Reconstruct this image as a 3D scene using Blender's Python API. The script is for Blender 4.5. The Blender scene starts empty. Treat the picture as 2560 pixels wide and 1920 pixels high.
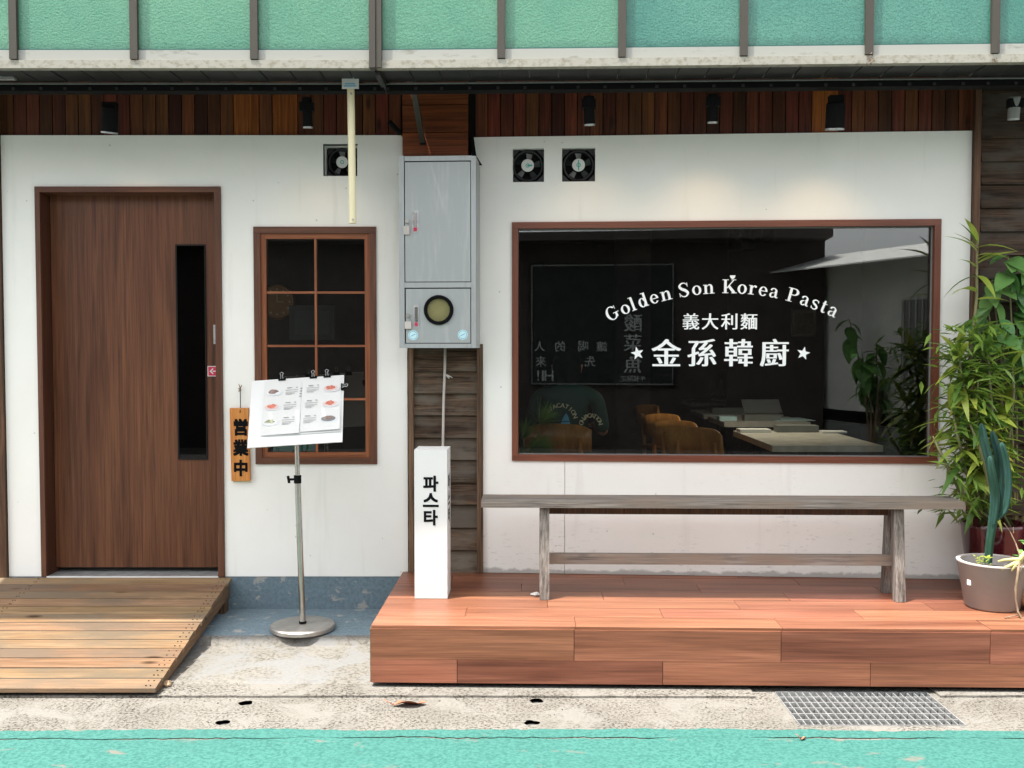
import bpy, bmesh, math, random
from mathutils import Matrix, Vector, noise
rnd = random.Random(11)
SC = bpy.context.scene
COL = SC.collection
# ------------------------------------------------------------------ camera, sky, sun, exposure
FPX = 2500.0                      # focal length in photograph pixels (photograph 2560 wide)
PITCH = math.radians(2.2)
CAMP = Vector((0, -5.435, 1.52))
cd = bpy.data.cameras.new('camera'); cam = bpy.data.objects.new('camera', cd); COL.objects.link(cam)
cam.location = CAMP; cam.rotation_euler = (math.radians(90) - PITCH, 0, 0)
cd.sensor_width = 36.0; cd.lens = FPX / 2560 * 36.0; cd.clip_start = 0.05; cd.clip_end = 400
SC.camera = cam
SUN = Vector((-0.30, -0.15, 1.0)).normalized()
W = bpy.data.worlds.new('World'); SC.world = W; W.use_nodes = True
nt = W.node_tree; nt.nodes.clear()
sky = nt.nodes.new('ShaderNodeTexSky'); sky.sky_type = 'NISHITA'; sky.sun_disc = False
sky.sun_elevation = math.asin(SUN.z); sky.sun_rotation = math.atan2(SUN.x, SUN.y)
sky.air_density = 1.0; sky.dust_density = 3.0; sky.ozone_density = 1.0
bg = nt.nodes.new('ShaderNodeBackground'); bg.inputs[1].default_value = 0.15
wo = nt.nodes.new('ShaderNodeOutputWorld')
hz = nt.nodes.new('ShaderNodeHueSaturation'); hz.inputs['Saturation'].default_value = 0.15   # hazy, whitish sky
nt.links.new(sky.outputs[0], hz.inputs['Color']); nt.links.new(hz.outputs[0], bg.inputs[0]); nt.links.new(bg.outputs[0], wo.inputs[0])
sd = bpy.data.lights.new('sun', 'SUN'); so = bpy.data.objects.new('sun', sd); COL.objects.link(so)
sd.energy = 3.0; sd.angle = math.radians(0.5); sd.color = (1.0, 0.95, 0.87)
so.rotation_euler = SUN.to_track_quat('Z', 'Y').to_euler(); so.location = (0, -3, 9)
SC.view_settings.view_transform = 'Standard'; SC.view_settings.look = 'None'
SC.view_settings.gamma = 1.0; SC.view_settings.exposure = 1.8; SC.view_settings.use_curve_mapping = False
SC.cycles.max_bounces = 8; SC.cycles.transparent_max_bounces = 12; SC.cycles.caustics_reflective = False
SC.cycles.caustics_refractive = False

# ------------------------------------------------------------------ frames and measuring helpers
class Fr:
    def __init__(s, ox, oy, deg):
        T = Matrix.Translation((ox, oy, 0))
        s.M = T @ Matrix.Rotation(math.radians(deg), 4, 'Z') @ T.inverted(); s.I = s.M.inverted()
L = Fr(0, 0, 0)                   # left facade
R = Fr(-0.60, 0, -3.6)            # right facade, turned a little at the pillar
D = Fr(-0.60, 0, -1.4)            # deck and bench
C = Fr(-0.617, -0.9, -2.0)        # eave and glazing right of the corner post
def ray(px, py):
    u = (px - 1280) / FPX; v = (960 - py) / FPX; c, s = math.cos(PITCH), math.sin(PITCH)
    return Vector((u, c + v * s, -s + v * c))
def at(px, py, fr=L, y=0.0):      # point of the upright plane y (in the frame) that the photograph shows there
    o = fr.I @ CAMP; d = fr.I.to_3x3() @ ray(px, py); t = (y - o.y) / d.y
    return o + d * t
def atz(px, py, z, fr=L):         # point of the level plane z
    o = fr.I @ CAMP; d = fr.I.to_3x3() @ ray(px, py); t = (z - o.z) / d.z
    return o + d * t
def rect(x0, y0, x1, y1, fr=L, y=0.0):
    cx, cy = (x0 + x1) / 2, (y0 + y1) / 2
    return at(x0, cy, fr, y).x, at(x1, cy, fr, y).x, at(cx, y1, fr, y).z, at(cx, y0, fr, y).z

# ------------------------------------------------------------------ mesh builder
class MB:
    def __init__(s): s.bm = bmesh.new()
    def box(s, x0, x1, y0, y1, z0, z1, M=None):
        vs = [s.bm.verts.new(Vector(p) if M is None else M @ Vector(p)) for p in
              ((x0,y0,z0),(x1,y0,z0),(x1,y1,z0),(x0,y1,z0),(x0,y0,z1),(x1,y0,z1),(x1,y1,z1),(x0,y1,z1))]
        for f in ((0,3,2,1),(4,5,6,7),(0,1,5,4),(1,2,6,5),(2,3,7,6),(3,0,4,7)): s.bm.faces.new([vs[i] for i in f])
        return s
    def poly(s, pts):
        s.bm.faces.new([s.bm.verts.new(p) for p in pts]); return s
    def prism(s, pts, d):          # polygon pts swept by vector d
        a = [s.bm.verts.new(p) for p in pts]; b = [s.bm.verts.new(Vector(p) + Vector(d)) for p in pts]
        n = len(a); s.bm.faces.new(a[::-1]); s.bm.faces.new(b)
        for i in range(n): s.bm.faces.new((a[i], a[(i+1)%n], b[(i+1)%n], b[i]))
        return s
    def tube(s, pts, rad, n=8, cap=True):
        pts = [Vector(p) for p in pts]
        if not isinstance(rad, (list, tuple)): rad = [rad] * len(pts)
        rings = []; prev = None
        for i, p in enumerate(pts):
            t = (pts[min(i+1, len(pts)-1)] - pts[max(i-1, 0)]).normalized()
            a = prev if prev is not None else (Vector((1,0,0)) if abs(t.x) < .9 else Vector((0,1,0)))
            a = (a - t * a.dot(t)).normalized(); b = t.cross(a); prev = a
            rings.append([s.bm.verts.new(p + (a*math.cos(q) + b*math.sin(q)) * rad[i]) for q in [2*math.pi*k/n for k in range(n)]])
        for i in range(len(rings)-1):
            for k in range(n): s.bm.faces.new((rings[i][k], rings[i][(k+1)%n], rings[i+1][(k+1)%n], rings[i+1][k]))
        if cap: s.bm.faces.new(rings[0][::-1]); s.bm.faces.new(rings[-1])
        return s
    def lathe(s, prof, n=32, c=(0,0,0), cap=False, M=None):   # profile (r, z) about z
        c = Vector(c); rings = []
        for r, z in prof:
            ring = []
            for k in range(n):
                p = c + Vector((r*math.cos(2*math.pi*k/n), r*math.sin(2*math.pi*k/n), z))
                ring.append(s.bm.verts.new(p if M is None else M @ p))
            rings.append(ring)
        for i in range(len(rings)-1):
            for k in range(n): s.bm.faces.new((rings[i][k], rings[i][(k+1)%n], rings[i+1][(k+1)%n], rings[i+1][k]))
        if cap: s.bm.faces.new(rings[0][::-1]); s.bm.faces.new(rings[-1])
        return s
    def disc(s, x, z, rx, rz, y, n=20, a0=0, a1=360):        # flat upright disc facing -y
        pts = [(x + rx*math.cos(math.radians(a0+(a1-a0)*k/n)), y, z + rz*math.sin(math.radians(a0+(a1-a0)*k/n))) for k in range(n if a1-a0 >= 360 else n+1)]
        return s.poly(pts)
    def ring(s, x, z, r0, r1, y, n=28):
        a = [s.bm.verts.new((x + r0*math.cos(2*math.pi*k/n), y, z + r0*math.sin(2*math.pi*k/n))) for k in range(n)]
        b = [s.bm.verts.new((x + r1*math.cos(2*math.pi*k/n), y, z + r1*math.sin(2*math.pi*k/n))) for k in range(n)]
        for k in range(n): s.bm.faces.new((a[k], b[k], b[(k+1)%n], a[(k+1)%n]))
        return s
    def mesh(s, name, bevel=0.0, smooth=False, seg=1):
        bm = s.bm
        if bevel > 0:
            es = [e for e in bm.edges if len(e.link_faces) == 2 and e.calc_face_angle(0) > 0.5]
            bmesh.ops.bevel(bm, geom=es, offset=bevel, segments=seg, affect='EDGES', clamp_overlap=True)
        bmesh.ops.recalc_face_normals(bm, faces=bm.faces[:])
        me = bpy.data.meshes.new(name); bm.to_mesh(me); bm.free()
        if smooth:
            for p in me.polygons: p.use_smooth = True
        return me
    def build(s, name, mat, parent=None, M=None, bevel=0.0, smooth=False, seg=1):
        return link(name, s.mesh(name, bevel, smooth, seg), mat, parent, M)
def link(name, me, mat, parent=None, M=None):
    if mat is not None and not me.materials: me.materials.append(mat)
    o = bpy.data.objects.new(name, me); COL.objects.link(o)
    if parent is not None: o.parent = parent
    if M is not None: o.matrix_local = M
    return o
def tag(o, label=None, cat=None, group=None, kind=None):
    for k, v in (('label', label), ('category', cat), ('group', group), ('kind', kind)):
        if v: o[k] = v
    return o
def thing(name, label, cat, M=None, group=None):
    o = bpy.data.objects.new(name, None); COL.objects.link(o); o.empty_display_size = 0.05
    if M is not None: o.matrix_world = M
    return tag(o, label, cat, group)
def T(x, y, z): return Matrix.Translation((x, y, z))
def boxpart(name, mat, parent, x0, x1, y0, y1, z0, z1, M=None, bevel=0.002):
    return MB().box(x0, x1, y0, y1, z0, z1).build(name, mat, parent, M, bevel)
def copy_tree(o, M):
    c = o.copy(); COL.objects.link(c); c.matrix_world = M
    for ch in list(o.children):
        k = ch.copy(); COL.objects.link(k); k.parent = c
        for g in list(ch.children):
            q = g.copy(); COL.objects.link(q); q.parent = k
    return c
def outline_mesh(name, loops, z0=0.0):     # flat sheet with holes in the ground plane
    cu = bpy.data.curves.new(name, 'CURVE'); cu.dimensions = '2D'; cu.fill_mode = 'BOTH'
    for lp in loops:
        sp = cu.splines.new('POLY'); sp.points.add(len(lp) - 1); sp.use_cyclic_u = True
        for p, q in zip(sp.points, lp): p.co = (q[0], q[1], 0, 1)
    o = bpy.data.objects.new(name, cu); COL.objects.link(o); bpy.context.view_layer.update()
    me = bpy.data.meshes.new_from_object(o.evaluated_get(bpy.context.evaluated_depsgraph_get()))
    bpy.data.objects.remove(o); bpy.data.curves.remove(cu); me.name = name; me.materials.clear()
    for v in me.vertices: v.co.z = z0
    if me.polygons and me.polygons[0].normal.z < 0: me.flip_normals()
    return me
_tc = {}
def char_mesh(ch, offset=0.0, ax=1.0):     # one character as a flat mesh in x,z facing -y, box-centred, height 1
    key = (ch, offset, ax)
    if key not in _tc:
        cu = bpy.data.curves.new('t', 'FONT'); cu.body = ch; cu.offset = offset; cu.resolution_u = 3
        o = bpy.data.objects.new('t', cu); COL.objects.link(o); bpy.context.view_layer.update()
        me = bpy.data.meshes.new_from_object(o.evaluated_get(bpy.context.evaluated_depsgraph_get()))
        bpy.data.objects.remove(o); bpy.data.curves.remove(cu)
        xs = [v.co.x for v in me.vertices]; ys = [v.co.y for v in me.vertices]
        cx, cy, h = (min(xs)+max(xs))/2, (min(ys)+max(ys))/2, max(ys)-min(ys)
        _tc[key] = ([((v.co.x-cx)/h, (v.co.y-cy)/h) for v in me.vertices], [tuple(p.vertices) for p in me.polygons], (max(xs)-min(xs))/h)
        bpy.data.meshes.remove(me)
    return _tc[key]
def put_chars(name, items, mat, parent, M=None, y=0.0, vb=0.0):
    # items: (char, x, z, height, bold, widthscale, angle)
    V = []; Fc = []
    for it in items:
        ch, x, z, h, bold, ws, ang = (list(it) + [0.0, 1.0, 0.0][len(it)-4:])[:7]
        vs, fs, _ = char_mesh(ch); c, s = math.cos(ang), math.sin(ang); bz = bold*vb
        sh = [(0, 0)] + ([(q*bold, r*bz) for q in (-1, -.5, .5, 1) for r in ((-1, 0, 1) if bz else (0,))] if bold else [])
        for k, (ox, oz) in enumerate(sh):
            b = len(V)
            for (a, d) in vs:
                a = (a+ox)*h*ws; d = (d+oz)*h; V.append((x + a*c - d*s, y - k*.00009, z + a*s + d*c))
            Fc += [tuple(b+i for i in f) for f in fs]
    me = bpy.data.meshes.new(name); me.from_pydata(V, [], Fc); me.update()
    return link(name, me, mat, parent, M)

# ------------------------------------------------------------------ materials
def nn(nt, typ, ins=None, **kw):
    n = nt.nodes.new('ShaderNode' + typ)
    for k, v in kw.items(): setattr(n, k, v)
    for k, v in (ins or {}).items():
        if hasattr(v, 'is_output') or isinstance(v, bpy.types.NodeSocket): nt.links.new(v, n.inputs[k])
        else: n.inputs[k].default_value = v
    return n
def newmat(name):
    m = bpy.data.materials.new(name); m.use_nodes = True; nt = m.node_tree; nt.nodes.clear()
    b = nn(nt, 'BsdfPrincipled'); o = nn(nt, 'OutputMaterial'); nt.links.new(b.outputs[0], o.inputs[0])
    return m, nt, b, o
def rgb(c): return (c[0], c[1], c[2], 1.0)
def ramp(nt, fac, stops, interp='LINEAR'):
    r = nn(nt, 'ValToRGB', {0: fac}); cr = r.color_ramp; cr.interpolation = interp
    while len(cr.elements) < len(stops): cr.elements.new(0.5)
    for e, (p, c) in zip(cr.elements, stops): e.position = p; e.color = rgb(c) if len(c) == 3 else c
    return r.outputs[0]
def mixc(nt, f, a, b, mode='MIX'):
    n = nn(nt, 'Mix', data_type='RGBA', blend_type=mode)
    for k, v in ((0, f), (6, a), (7, b)):
        if isinstance(v, bpy.types.NodeSocket): nt.links.new(v, n.inputs[k])
        else: n.inputs[k].default_value = v if k == 0 else rgb(v)
    return n.outputs[2]
def math_(nt, op, a, b=0.0, clamp=False):
    n = nn(nt, 'Math', {0: a, 1: b}, operation=op); n.use_clamp = clamp; return n.outputs[0]
def coords(nt, scale=(1,1,1), rand=True, src='Object'):
    tc = nn(nt, 'TexCoord'); v = tc.outputs[src]
    if rand:
        oi = nn(nt, 'ObjectInfo'); cx = nn(nt, 'CombineXYZ', {0: math_(nt, 'MULTIPLY', oi.outputs['Random'], 17.3), 1: math_(nt, 'MULTIPLY', oi.outputs['Random'], 41.7), 2: math_(nt, 'MULTIPLY', oi.outputs['Random'], 29.1)})
        v = nn(nt, 'VectorMath', {0: v, 1: cx.outputs[0]}, operation='ADD').outputs[0]
    return nn(nt, 'Mapping', {0: v, 3: scale}).outputs[0]
def wnoise(nt, vec, scale, detail=4, rough=.55, dist=0.0):
    return nn(nt, 'TexNoise', {'Vector': vec, 'Scale': scale, 'Detail': detail, 'Roughness': rough, 'Distortion': dist}).outputs['Fac']
def bump(nt, b, h, strength, dist=0.01):
    n = nn(nt, 'Bump', {'Strength': strength, 'Distance': dist, 'Height': h}); nt.links.new(n.outputs[0], b.inputs['Normal'])
def plain(name, c, rough=.5, metal=0.0, var=.08, scale=9.0, bmp=0.0, spec=.5):
    m, nt, b, o = newmat(name)
    n = wnoise(nt, coords(nt, rand=False), scale, 5, .6)
    nt.links.new(ramp(nt, n, [(.3, [x*(1-var) for x in c]), (.7, [min(1, x*(1+var)) for x in c])]), b.inputs['Base Color'])
    b.inputs['Roughness'].default_value = rough; b.inputs['Metallic'].default_value = metal
    b.inputs['Specular IOR Level'].default_value = spec
    if bmp: bump(nt, b, wnoise(nt, coords(nt, rand=False), scale*6, 4), bmp, .004)
    return m
def wood(name, c1, c2, ax='x', s=1.0, rough=.6, var=.2, knots=0.0, bmp=.3, weather=None, spec=.35, streak=.55, hue=0.0):
    m, nt, b, o = newmat(name)
    k = {'x': (1.0, 14, 14), 'y': (14, 1.0, 14), 'z': (14, 14, 1.0)}[ax]
    v = coords(nt, tuple(q*s for q in k))
    n1 = wnoise(nt, v, 1.6, 5, .55, .8)
    n2 = wnoise(nt, coords(nt, tuple(q*s*(.35 if q == 1.0 else 1) for q in k)), 9.0, 3, .7, .2)
    col = ramp(nt, n1, [(.28, c1), (.5, [(x+y)/2 for x, y in zip(c1, c2)]), (.72, c2)])
    dk = ramp(nt, n2, [(.34, (1-streak,)*3), (.56, (1, 1, 1))])
    col = mixc(nt, 1.0, col, dk, 'MULTIPLY')
    n3 = wnoise(nt, coords(nt, tuple(q*s*(.22 if q == 1.0 else 1) for q in k)), 24.0, 2, .6, .1)
    col = mixc(nt, 1.0, col, ramp(nt, n3, [(.36, (1-streak*.55,)*3), (.60, (1.06, 1.06, 1.06))]), 'MULTIPLY')
    if weather:
        wz = wnoise(nt, coords(nt, tuple((2.0 if q == 1.0 else 5.0)*s for q in k)), 1.3, 4, .6)
        col = mixc(nt, ramp(nt, wz, [(.42, (0, 0, 0)), (.62, (1, 1, 1))]), col, weather)
    if knots:
        vo = nn(nt, 'TexVoronoi', {'Vector': coords(nt, tuple((3.0 if q == 1.0 else 8.0)*s for q in k)), 'Scale': 1.0})
        kf = ramp(nt, vo.outputs['Distance'], [(.05, (1, 1, 1)), (.13, (0, 0, 0))])
        col = mixc(nt, math_(nt, 'MULTIPLY', kf, knots), col, [x*.25 for x in c1])
    oi = nn(nt, 'ObjectInfo')
    val = math_(nt, 'ADD', math_(nt, 'MULTIPLY', oi.outputs['Random'], 2*var), 1-var)
    h = nn(nt, 'HueSaturation', {'Value': val, 'Color': col})
    if hue:
        r2 = math_(nt, 'FRACT', math_(nt, 'MULTIPLY', oi.outputs['Random'], 7.31))
        nt.links.new(math_(nt, 'ADD', math_(nt, 'MULTIPLY', r2, hue), .5-hue/2), h.inputs['Hue'])
    nt.links.new(h.outputs[0], b.inputs['Base Color'])
    b.inputs['Roughness'].default_value = rough; b.inputs['Specular IOR Level'].default_value = spec
    if bmp: bump(nt, b, n2, bmp, .003)
    return m
def glass_mat(name, tint, boost=1.6, ior=1.5):
    m, nt, b, o = newmat(name); nt.nodes.remove(b)
    t = nn(nt, 'BsdfTransparent', {0: rgb(tint)}); g = nn(nt, 'BsdfGlossy', {'Roughness': 0.0})
    f = nn(nt, 'Fresnel', {'IOR': ior}); mx = nn(nt, 'MixShader', {0: math_(nt, 'MULTIPLY', f.outputs[0], boost, True)})
    nt.links.new(t.outputs[0], mx.inputs[1]); nt.links.new(g.outputs[0], mx.inputs[2]); nt.links.new(mx.outputs[0], o.inputs[0])
    return m
MT = {}
MT['door'] = wood('door_laminate', (.092,.032,.0145), (.185,.073,.035), 'z', .5, .42, .02, bmp=.08, streak=.40)
MT['frame'] = wood('brown_frame', (.095,.036,.020), (.165,.068,.038), 'z', .9, .45, .08, bmp=.1, streak=.3)
MT['frame_x'] = wood('brown_frame_level', (.095,.036,.020), (.165,.068,.038), 'x', .9, .45, .08, bmp=.1, streak=.3)
MT['jamb'] = wood('door_jamb', (.07,.024,.013), (.10,.038,.02), 'z', .9, .5, .03, bmp=.1, streak=.3)
MT['redframe'] = wood('red_frame', (.145,.045,.025), (.215,.075,.042), 'z', .9, .42, .05, bmp=.1, streak=.25)
MT['redframe_x'] = wood('red_frame_level', (.145,.045,.025), (.215,.075,.042), 'x', .9, .42, .05, bmp=.1, streak=.25)
MT['sash'] = wood('orange_sash', (.23,.068,.026), (.34,.122,.05), 'z', 1.0, .5, .06, bmp=.15, streak=.35)
MT['sash_x'] = wood('orange_sash_level', (.23,.068,.026), (.34,.122,.05), 'x', 1.0, .5, .06, bmp=.15, streak=.35)
MT['fascia'] = wood('fascia_boards', (.058,.017,.008), (.165,.046,.016), 'z', .9, .55, .55, knots=.8, bmp=.35, streak=.5, hue=.03)
MT['fascia_o'] = wood('orange_boards', (.26,.068,.012), (.40,.12,.025), 'z', .9, .5, .18, knots=.7, bmp=.3, streak=.5)
MT['pillar_o'] = wood('orange_planks', (.11,.030,.010), (.27,.072,.018), 'x', .8, .5, .2, knots=.9, bmp=.35, streak=.5)
MT['siding'] = wood('weathered_siding', (.040,.024,.016), (.20,.128,.08), 'x', 1.3, .75, .25, knots=.7, bmp=.7, weather=(.125,.105,.082), streak=.75, spec=.2)
MT['siding_d'] = wood('dark_siding', (.026,.016,.011), (.105,.066,.042), 'x', 1.3, .75, .25, knots=.6, bmp=.7, weather=(.07,.058,.046), streak=.7, spec=.2)
MT['trim'] = wood('weathered_trim', (.08,.048,.028), (.23,.14,.085), 'z', .9, .7, .2, bmp=.6, streak=.6, spec=.2)
MT['post'] = wood('brown_post', (.06,.030,.016), (.15,.07,.035), 'z', .9, .6, .1, bmp=.4, streak=.5)
MT['deck'] = wood('deck_laminate', (.150,.053,.028), (.325,.132,.076), 'x', .55, .42, .15, bmp=.04, streak=.30, spec=.35, hue=.012)
MT['ramp'] = wood('ramp_planks', (.195,.115,.058), (.315,.207,.12), 'x', .8, .75, .20, knots=1.0, bmp=.5, weather=(.15,.112,.075), streak=.36, spec=.15, hue=.024)
MT['ramp_side'] = wood('ramp_side', (.13,.075,.04), (.24,.145,.085), 'y', .8, .7, .1, knots=.4, bmp=.4, streak=.4, spec=.2)
MT['bench'] = wood('bench_grey_x', (.17,.148,.13), (.36,.325,.29), 'x', 1.0, .75, .10, knots=.5, bmp=.8, weather=(.22,.175,.14), streak=.65, spec=.2)
MT['bench_z'] = wood('bench_grey_z', (.15,.13,.115), (.33,.30,.27), 'z', 1.0, .75, .12, knots=.4, bmp=.8, streak=.6, spec=.2)
MT['plaque'] = wood('plaque_cedar', (.52,.17,.035), (.75,.33,.085), 'z', 1.5, .5, .02, bmp=.1, streak=.3)
MT['chair'] = wood('chair_plywood', (.34,.135,.030), (.52,.235,.06), 'z', 1.0, .35, .06, bmp=.03, streak=.2, spec=.5)
MT['black'] = plain('black_metal', (.005,.0055,.0055), .8, spec=.12)
MT['fanblack'] = plain('fan_black', (.022,.023,.024), .4, spec=.4)
MT['blackm'] = plain('matt_black', (.014,.014,.014), .8, spec=.2)
MT['white'] = plain('white_card', (.68,.68,.665), .6, var=.02)
MT['paper'] = plain('paper', (.64,.635,.615), .8, var=.03)
MT['ink'] = plain('ink', (.006,.006,.007), .9, spec=.1)
MT['inkgrey'] = plain('grey_ink', (.30,.30,.31), .8)
MT['vinyl'] = plain('white_vinyl', (.86,.88,.88), .6, var=.01)
MT['cream'] = plain('cream_tube', (.72,.65,.42), .4, var=.04)
MT['steel'] = plain('steel', (.52,.50,.47), .26, 1.0, .1, 14)
MT['dsteel'] = plain('dull_steel', (.42,.40,.37), .45, .8, .2, 14)
MT['galv'] = plain('galvanised', (.42,.43,.43), .45, .6, .25, 25)
MT['chrome'] = plain('chrome', (.75,.75,.75), .12, 1.0)
MT['red'] = plain('crimson', (.55,.02,.07), .5)
MT['seal'] = plain('dark_teal_seal', (.012,.085,.072), .5)
MT['tealp'] = plain('teal_print', (.03,.35,.29), .6)
MT['bluep'] = plain('blue_print', (.12,.42,.62), .6)
MT['iceb'] = plain('pale_blue_card', (.55,.75,.78), .6)
MT['dish_r'] = plain('dish_red', (.50,.14,.09), .6, var=.5, scale=90)
MT['dish_b'] = plain('dish_brown', (.22,.15,.12), .6, var=.5, scale=90)
MT['dish_g'] = plain('dish_green', (.33,.34,.22), .6, var=.5, scale=90)
MT['plate_w'] = plain('plate_white', (.66,.66,.67), .6)
MT['plate_p'] = plain('plate_pink', (.62,.47,.44), .6)
MT['plate_k'] = plain('plate_dark', (.16,.17,.18), .6)
MT['glass'] = glass_mat('window_glass', (.86,.89,.87), 2.2)
MT['glass_d'] = glass_mat('dark_glass', (.10,.11,.11), 1.0)
def plaster(foot):
    fk = 1.0 if foot else 0.0
    m, nt, b, o = newmat('white_plaster')
    v = coords(nt, rand=False)
    n = wnoise(nt, v, 1.4, 6, .6); n2 = wnoise(nt, nn(nt, 'Mapping', {0: v, 3: (9, 9, .8)}).outputs[0], 1.0, 4, .6)
    col = ramp(nt, n, [(.3, (.83,.815,.765)), (.7, (.89,.88,.84))])
    col = mixc(nt, ramp(nt, n2, [(.60, (0,0,0)), (.80, (.35,.35,.35))]), col, (.55,.53,.46))
    # short flat flakes of lifted paint, thickest low on the wall
    f = wnoise(nt, nn(nt, 'Mapping', {0: v, 3: (17, 17, 85)}).outputs[0], 1.0, 3, .65)
    sx = nn(nt, 'SeparateXYZ', {0: v})
    low = nn(nt, 'MapRange', {0: sx.outputs[2], 1: .95, 2: .35}).outputs[0]
    reg = wnoise(nt, v, 2.3, 2)
    fl = math_(nt, 'MULTIPLY', ramp(nt, f, [(.60, (0,0,0)), (.64, (1,1,1))]), math_(nt, 'MULTIPLY', low, ramp(nt, reg, [(.42, (0,0,0)), (.55, (1,1,1))])))
    col = mixc(nt, math_(nt, 'MULTIPLY', fl, .5*fk), col, (.40,.40,.38))
    # grey scuffs along the foot
    ft = nn(nt, 'MapRange', {0: math_(nt, 'ADD', sx.outputs[2], math_(nt, 'MULTIPLY', wnoise(nt, v, 14, 4), -.06)), 1: .283 if foot else -1.0, 2: .270 if foot else -2.0}).outputs[0]
    col = mixc(nt, math_(nt, 'MULTIPLY', ft, .6), col, (.25,.25,.23))
    sp = nn(nt, 'TexVoronoi', {'Vector': v, 'Scale': 9.0})
    col = mixc(nt, ramp(nt, sp.outputs['Distance'], [(.035, (.5,.5,.5)), (.05, (0,0,0))]), col, (.3,.3,.28))
    nt.links.new(col, b.inputs['Base Color']); b.inputs['Roughness'].default_value = .75
    b.inputs['Specular IOR Level'].default_value = .25
    h = math_(nt, 'ADD', math_(nt, 'MULTIPLY', wnoise(nt, v, 7, 5, .6), .6), math_(nt, 'MULTIPLY', fl, .5*fk))
    bump(nt, b, h, .22, .012)
    return m
MT['plaster'] = plaster(True); MT['plaster_l'] = plaster(False)
def concrete(name, c1, c2, spec_c, fine=220, stain=(.2,.19,.17), patch=None):
    m, nt, b, o = newmat(name); v = coords(nt, rand=False)
    big = wnoise(nt, v, 2.2, 6, .65); fin = wnoise(nt, v, fine, 3, .7); mid = wnoise(nt, nn(nt, 'Mapping', {0: v, 3: (20, 34, 20)}).outputs[0], 1.6, 5, .7)
    col = ramp(nt, big, [(.3, c1), (.7, c2)])
    msk = ramp(nt, wnoise(nt, v, 3.4, 5, .7), [(.34, (.35,.35,.35)), (.56, (1,1,1))])
    col = mixc(nt, math_(nt, 'MULTIPLY', ramp(nt, fin, [(.40, (1,1,1)), (.53, (0,0,0))]), msk), col, spec_c)
    col = mixc(nt, ramp(nt, mid, [(.60, (0,0,0)), (.72, (.75,.75,.75))]), col, stain)
    if patch:
        p = wnoise(nt, v, 3.1, 7, .72, 1.2); col = mixc(nt, ramp(nt, p, [(.50, (0,0,0)), (.60, (.8,.8,.8))]), col, patch)
    nt.links.new(col, b.inputs['Base Color']); b.inputs['Roughness'].default_value = .9; b.inputs['Specular IOR Level'].default_value = .2
    bump(nt, b, math_(nt, 'ADD', fin, math_(nt, 'MULTIPLY', mid, 1.5)), .5, .004)
    return m
MT['concrete'] = concrete('worn_concrete', (.148,.138,.120), (.21,.197,.175), (.044,.038,.031), 80, (.06,.055,.046), patch=(.195,.186,.168))
MT['slab'] = concrete('smeared_concrete', (.165,.155,.136), (.215,.203,.18), (.10,.092,.08), 55, (.12,.115,.10), patch=(.185,.187,.185))
MT['asphalt'] = concrete('asphalt', (.13,.128,.125), (.17,.167,.16), (.09,.09,.088), 200, (.04,.04,.04))
MT['pit'] = concrete('drain_concrete', (.08,.08,.075), (.12,.12,.11), (.05,.05,.05), 80)
def painted(name, base, dark, chip, chipcol, fine=260, chipscale=6.0, lo=.60, hi=.63):
    m, nt, b, o = newmat(name); v = coords(nt, rand=False)
    f = wnoise(nt, v, fine, 3, .7); g = wnoise(nt, v, 2.0, 5, .6)
    col = ramp(nt, f, [(.34, dark), (.60, base)])
    col = mixc(nt, ramp(nt, g, [(.35, (0,0,0)), (.75, (.35,.35,.35))]), col, [x*.7 for x in base])
    c = wnoise(nt, nn(nt, 'Mapping', {0: v, 3: chip}).outputs[0], chipscale, 6, .65, .4)
    col = mixc(nt, ramp(nt, c, [(lo, (0,0,0)), (hi, (1,1,1))]), col, chipcol)
    nt.links.new(col, b.inputs['Base Color']); b.inputs['Roughness'].default_value = .8; b.inputs['Specular IOR Level'].default_value = .25
    bump(nt, b, f, .5, .004)
    return m
MT['lane'] = painted('teal_lane_paint', (.048,.160,.137), (.020,.094,.080), (1, 2.2, 1), (.135,.135,.115), 70, 4.5, .615, .68)
MT['bluefloor'] = painted('blue_floor_paint', (.165,.225,.26), (.115,.16,.19), (1, 1.6, 1.6), (.30,.305,.285), 60, 9.0, .60, .63)
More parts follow.
